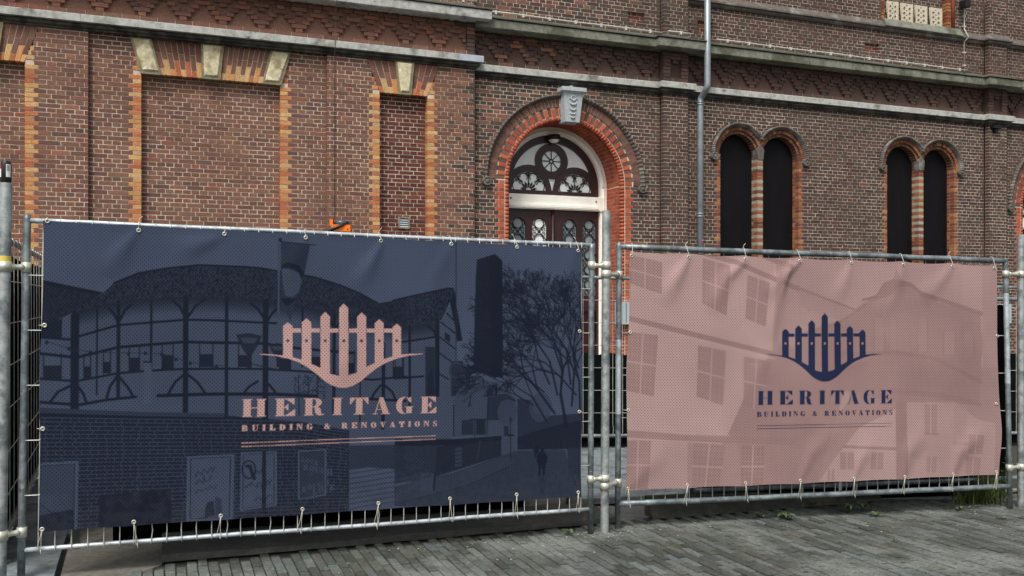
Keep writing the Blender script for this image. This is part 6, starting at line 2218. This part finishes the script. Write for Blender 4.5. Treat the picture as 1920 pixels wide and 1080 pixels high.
for px, py in ((1183, 479), (1290, 481), (1397, 485), (1499, 488), (1597, 491.5), (1693, 495), (1784, 498.5), (1864, 502)):
    fit(B2, banner2, px, py + 1, ('top', random.uniform(-.004, .02), .021), r2[0])
for px, py in ((1178, 916), (1290, 910), (1397, 905), (1499, 900.5), (1600, 896.5), (1695, 893), (1788, 889), (1870, 885)):
    fit(B2, banner2, px, py, ('bot', random.uniform(-.02, .02), .021), r2[1])
for px, py, sx in ((1181, 623, -1), (1178, 769, -1), (1868, 630, 1), (1867, 757, 1)): side_tie(B2, banner2, px, py, sx, .03)

# ------------------------------------------------------------------ things on the ground
random.seed(21)
def ground3(px, py, dz=0.0):
    p = on_ground(px, py); p.z += dz; return p
# long rubber-faced road plate under the navy panel
fa_, fb_ = ground3(303, 1056), ground3(1156, 980)
dv = Vector((e2.x, e2.y, 0)); dl = (fb_ - fa_)
N = 24
q = MB(); vs = []
for i in range(N + 1):
    p = fa_ + dl * (i / N)
    w = .004 * math.sin(i * 1.3) + .003 * math.sin(i * 2.9)
    zt = .040 + .006 * math.sin(i * .55 + 1)
    for d, z in ((w, .004), (w + .002, zt - .006), (w + .010, zt), (.45, zt + .004), (.95, zt - .004), (.95, .0)):
        r_ = p + dv * d; vs.append((r_.x, r_.y, gz(r_.x) + z))
fs = []
for i in range(N):
    for k in range(5): fs.append((6 * i + k, 6 * i + 6 + k, 6 * i + 7 + k, 6 * i + 1 + k))
fs += [tuple(range(6)), tuple(range(6 * N, 6 * N + 6))[::-1]]
q.add(vs, fs)
tag(obj('road_plate', q, M['rubber']), 'long dark grey road plate lying on the pavement under the navy banner', 'plate')
# checker plate ramp under the pink panel
ra, rb = ground3(1228, 974), ground3(1658, 938)
dl = rb - ra
root = empty('ramp_plate', ra); tag(root, 'low rusty chequer plate ramp lying under the pink banner', 'ramp')
q = MB(); vs = []
N = 16
for i in range(N + 1):
    p = ra + dl * (i / N)
    h = .15 * (1 - .55 * i / N)
    lead = .03 * max(0, 1 - i * 2.0)
    for d, z in ((lead, 0.0), (lead + .004, .008), (.13, h), (.16, h), (.16, 0)):
        r_ = p + dv * d; vs.append(tuple(Vector((r_.x, r_.y, gz(r_.x) + z)) - ra))
fs = []
for i in range(N):
    for k in range(4): fs.append((5 * i + k, 5 * i + 5 + k, 5 * i + 6 + k, 5 * i + 1 + k))
fs += [tuple(range(5)), tuple(range(5 * N, 5 * N + 5))[::-1]]
q.add(vs, fs)
obj('plate', q, M['checker'], root)
q = MB()
L = dl.length; du = dl.normalized()
for i in range(int(L / .03)):
    for j in range(5):
        t = (i + .5) * .03; s_ = (j + .5 + .5 * (i % 2)) / 5.5
        h = .15 * (1 - .55 * t / L)
        p = ra + du * t
        d0 = .004 + .126 * s_; z0 = .008 + (h - .008) * s_
        c = p + dv * d0; c.z = gz(c.x) + z0
        up = (dv * .126 + Vector((0, 0, h - .008))).normalized()
        nn = du.cross(up).normalized()
        if nn.z < 0: nn = -nn
        ax = (du * .8 + up * (.6 if (i + j) % 2 else -.6)).normalized(); pe = nn.cross(ax)
        q.add([tuple(c - ax * .011 - ra), tuple(c + pe * .004 - ra), tuple(c + ax * .011 - ra), tuple(c - pe * .004 - ra), tuple(c + nn * .0035 - ra)], [(0, 1, 4), (1, 2, 4), (2, 3, 4), (3, 0, 4)])
o = obj('tread_lugs', q, M['checker'], root); o['kind'] = 'stuff'

# grass and weeds
GR = [lin(58, 78, 34), lin(72, 92, 42), lin(46, 64, 30), lin(96, 104, 56), lin(120, 116, 72), lin(38, 54, 28)]
def blade(q, p, h, lean, w, col, n=4):
    a = random.uniform(0, 6.283)
    d = Vector((math.cos(a), math.sin(a), 0)); s = Vector((-d.y, d.x, 0))
    vs = []
    for i in range(n + 1):
        t = i / n
        c = p + d * (lean * t * t) + Vector((0, 0, h * (t - .25 * t * t * min(1, lean / h))))
        ww = w * (1 - t) + .0006
        vs += [tuple(c - s * ww), tuple(c + s * ww)]
    q.add(vs, [(2 * i, 2 * i + 1, 2 * i + 3, 2 * i + 2) for i in range(n)], col, True)
gc = ground3(1835, 938)
root = empty('grass_tuft', gc); tag(root, 'wild green grass tuft growing round the foot of the last fence post', 'grass')
q = MB()
for i in range(900):
    t = random.gauss(0, .5); t = max(-1.1, min(1.1, t))
    b = ground3(1838 + 46 * t, 936 + random.uniform(-12, 10) + abs(t) * 3)
    h = random.uniform(.06, .30) * (1 - .45 * abs(t)) * (1.35 if t > .15 else 1)
    blade(q, b - gc, h, random.uniform(.03, .2), random.uniform(.0018, .004), jit(random.choice(GR), .2))
o = obj('blades', q, M['grass'], root); o['kind'] = 'stuff'
q = MB()
for i in range(5):
    b = ground3(1866 + random.uniform(-10, 12), 932)
    a = random.uniform(0, 6.28); h = random.uniform(.28, .42)
    st = [b - gc, b - gc + Vector((.03 * math.cos(a), .03 * math.sin(a), h * .5)), b - gc + Vector((.09 * math.cos(a), .09 * math.sin(a), h))]
    q.tube(st, [.003, .0025, .0012], 5, True, GR[2])
    for k in range(26):
        t = random.uniform(.35, 1); c = st[0].lerp(st[2], t)
        l = random.uniform(.02, .045); an = random.uniform(0, 6.28)
        d = Vector((math.cos(an), math.sin(an), random.uniform(-.2, .6))).normalized(); s = d.cross(Vector((0, 0, 1))).normalized() * l * .28
        q.add([tuple(c), tuple(c + d * l * .5 + s), tuple(c + d * l), tuple(c + d * l * .5 - s)], [(0, 1, 2, 3)], jit(random.choice(GR[:3]), .2))
o = obj('herb_stems', q, M['grass'], root); o['kind'] = 'stuff'
def weed(px, py, r, n, label, flat=.35):
    c = ground3(px, py)
    root = empty('weed', c); tag(root, label, 'weed')
    for i in range(n):
        a = 6.283 * i / n + random.uniform(-.3, .3); l = r * random.uniform(.7, 1.1); w = l * random.uniform(.12, .2)
        d = Vector((math.cos(a), math.sin(a), 0)); s = Vector((-d.y, d.x, 0))
        q = MB(); vs = []
        for k in range(5):
            t = k / 4
            p = d * l * t + Vector((0, 0, .006 + l * flat * math.sin(t * 2.4)))
            ww = w * math.sin(math.pi * min(.97, .08 + t * .9))
            vs += [tuple(p - s * ww + Vector((0, 0, ww * .3))), tuple(p), tuple(p + s * ww + Vector((0, 0, ww * .3)))]
        fs = []
        for k in range(4): fs += [(3 * k, 3 * k + 1, 3 * k + 4, 3 * k + 3), (3 * k + 1, 3 * k + 2, 3 * k + 5, 3 * k + 4)]
        q.add(vs, fs, jit(random.choice([lin(78, 92, 60), lin(90, 102, 70), lin(64, 80, 50)]), .15), True)
        obj('leaf', q, M['grass'], root)
weed(1424, 971, .085, 8, 'pale flat weed rosette in the paving before the ramp plate')
weed(1474, 973, .10, 9, 'broad leaved weed rosette between the ramp plate and the paler flat rosette')
weed(1525, 950, .07, 6, 'small round leaved weed against the edge of the ramp plate', .6)
weed(1594, 962, .10, 8, 'upright weed rosette in the paving beyond the ramp plate', .7)
weed(1618, 957, .11, 10, 'largest spreading weed in the paving beyond the ramp plate', .5)
weed(1643, 968, .08, 7, 'low dark weed beside the largest spreading weed', .3)
weed(1677, 1016, .045, 6, 'tiny weed alone on the pale dusty patch of paving', .5)
weed(1800, 957, .06, 6, 'small weed in the paving in front of the grass tuft', .4)
weed(1066, 1003, .06, 6, 'small yellowish weed beside the foot of the middle pole', .5)
weed(1880, 974, .05, 5, 'small flat weed in the paving near the last pole', .3)

# mortar crumbs and pebbles
q = MB()
def pebble(p, r, col=None):
    n = 6
    vs = [tuple(p + Vector((0, 0, r * random.uniform(.5, .8))))]
    for k in range(n):
        a = 6.283 * k / n
        rr = r * random.uniform(.7, 1.2)
        vs.append(tuple(p + Vector((rr * math.cos(a), rr * math.sin(a), random.uniform(-.001, r * .25)))))
    q.add(vs, [(0, 1 + k, 1 + (k + 1) % n) for k in range(n)])
for i in range(300):
    px = random.uniform(560, 1910)
    base_y = 1060 - (px - 303) * .0885 if px < 1160 else (978 - (px - 1160) * .08 if px < 1660 else 938 + (px - 1660) * .01)
    py = base_y + abs(random.gauss(0, 26)) + 5
    p = ground3(px, py)
    pebble(p, random.choice((.002, .002, .003, .003, .005, .008)) * random.uniform(.8, 1.3))
for i in range(110):
    a = random.uniform(0, 6.283); r = abs(random.gauss(0, .09)) + .035
    c = random.choice((MBt, P1RB, P2LB))
    x, y = c.x + r * math.cos(a) * 1.4, c.y + r * math.sin(a) - .03
    pebble(Vector((x, y, gz(x))), random.choice((.003, .004, .005, .008)))
tag(obj('mortar_crumbs', q, M['pebble']), 'pale mortar crumbs and pebbles scattered on the paving along the fence', 'pebbles', kind='stuff')

# orange warning lamp hooked on the rail of the navy panel
lb = at(640, 437, 5.80)
root = empty('warning_lamp', lb); tag(root, 'orange plastic warning lamp with black head and strap on the navy panel rail', 'lamp')
k_ = 5.80 / F
dr_ = (r1[0][1] - r1[0][0]).normalized()
def lm(px, py, d=0.0): return Vector(((px - 640) * k_, d + (px - 640) * k_ * .36, (437 - py) * k_))
q = MB()
def lbox(x0, x1, y0, y1, d0, d1):
    q.hexa([tuple(lm(x0, y1, d0)), tuple(lm(x1, y1, d0)), tuple(lm(x1, y0, d0)), tuple(lm(x0, y0, d0)), tuple(lm(x0, y1, d1)), tuple(lm(x1, y1, d1)), tuple(lm(x1, y0, d1)), tuple(lm(x0, y0, d1))], None, True)
lbox(624.5, 657.5, 422, 434.5, -.035, .035)
cs = obj('case', q, M['orange'], root)
q = MB(); lbox(621.5, 626.5, 412.5, 424, -.03, .03); obj('handle', q, M['orange'], root)
q = MB(); lbox(624, 656, 434.5, 440, -.03, .03); obj('foot', q, M['black'], root)
q = MB(); q.tube([lm(627, 417), lm(630, 417)], .016, 12); q.tube([lm(630, 417.5), lm(653.5, 418.5)], .0175, 14); obj('head', q, M['lamp_lens'], root)
q = MB(); q.tube([lm(618, 436, -.03), lm(631, 428.5, -.042), lm(642, 424, -.042), lm(653, 417, -.03)], [.006, .011, .008, .006], 8); obj('strap', q, M['black'], root)
q = MB(); q.lathe([(0, -.002), (.004, -.002), (.004, 0)], tuple(lm(653, 430, -.0355)), 'y', 8); obj('screw', q, M['black'], root)
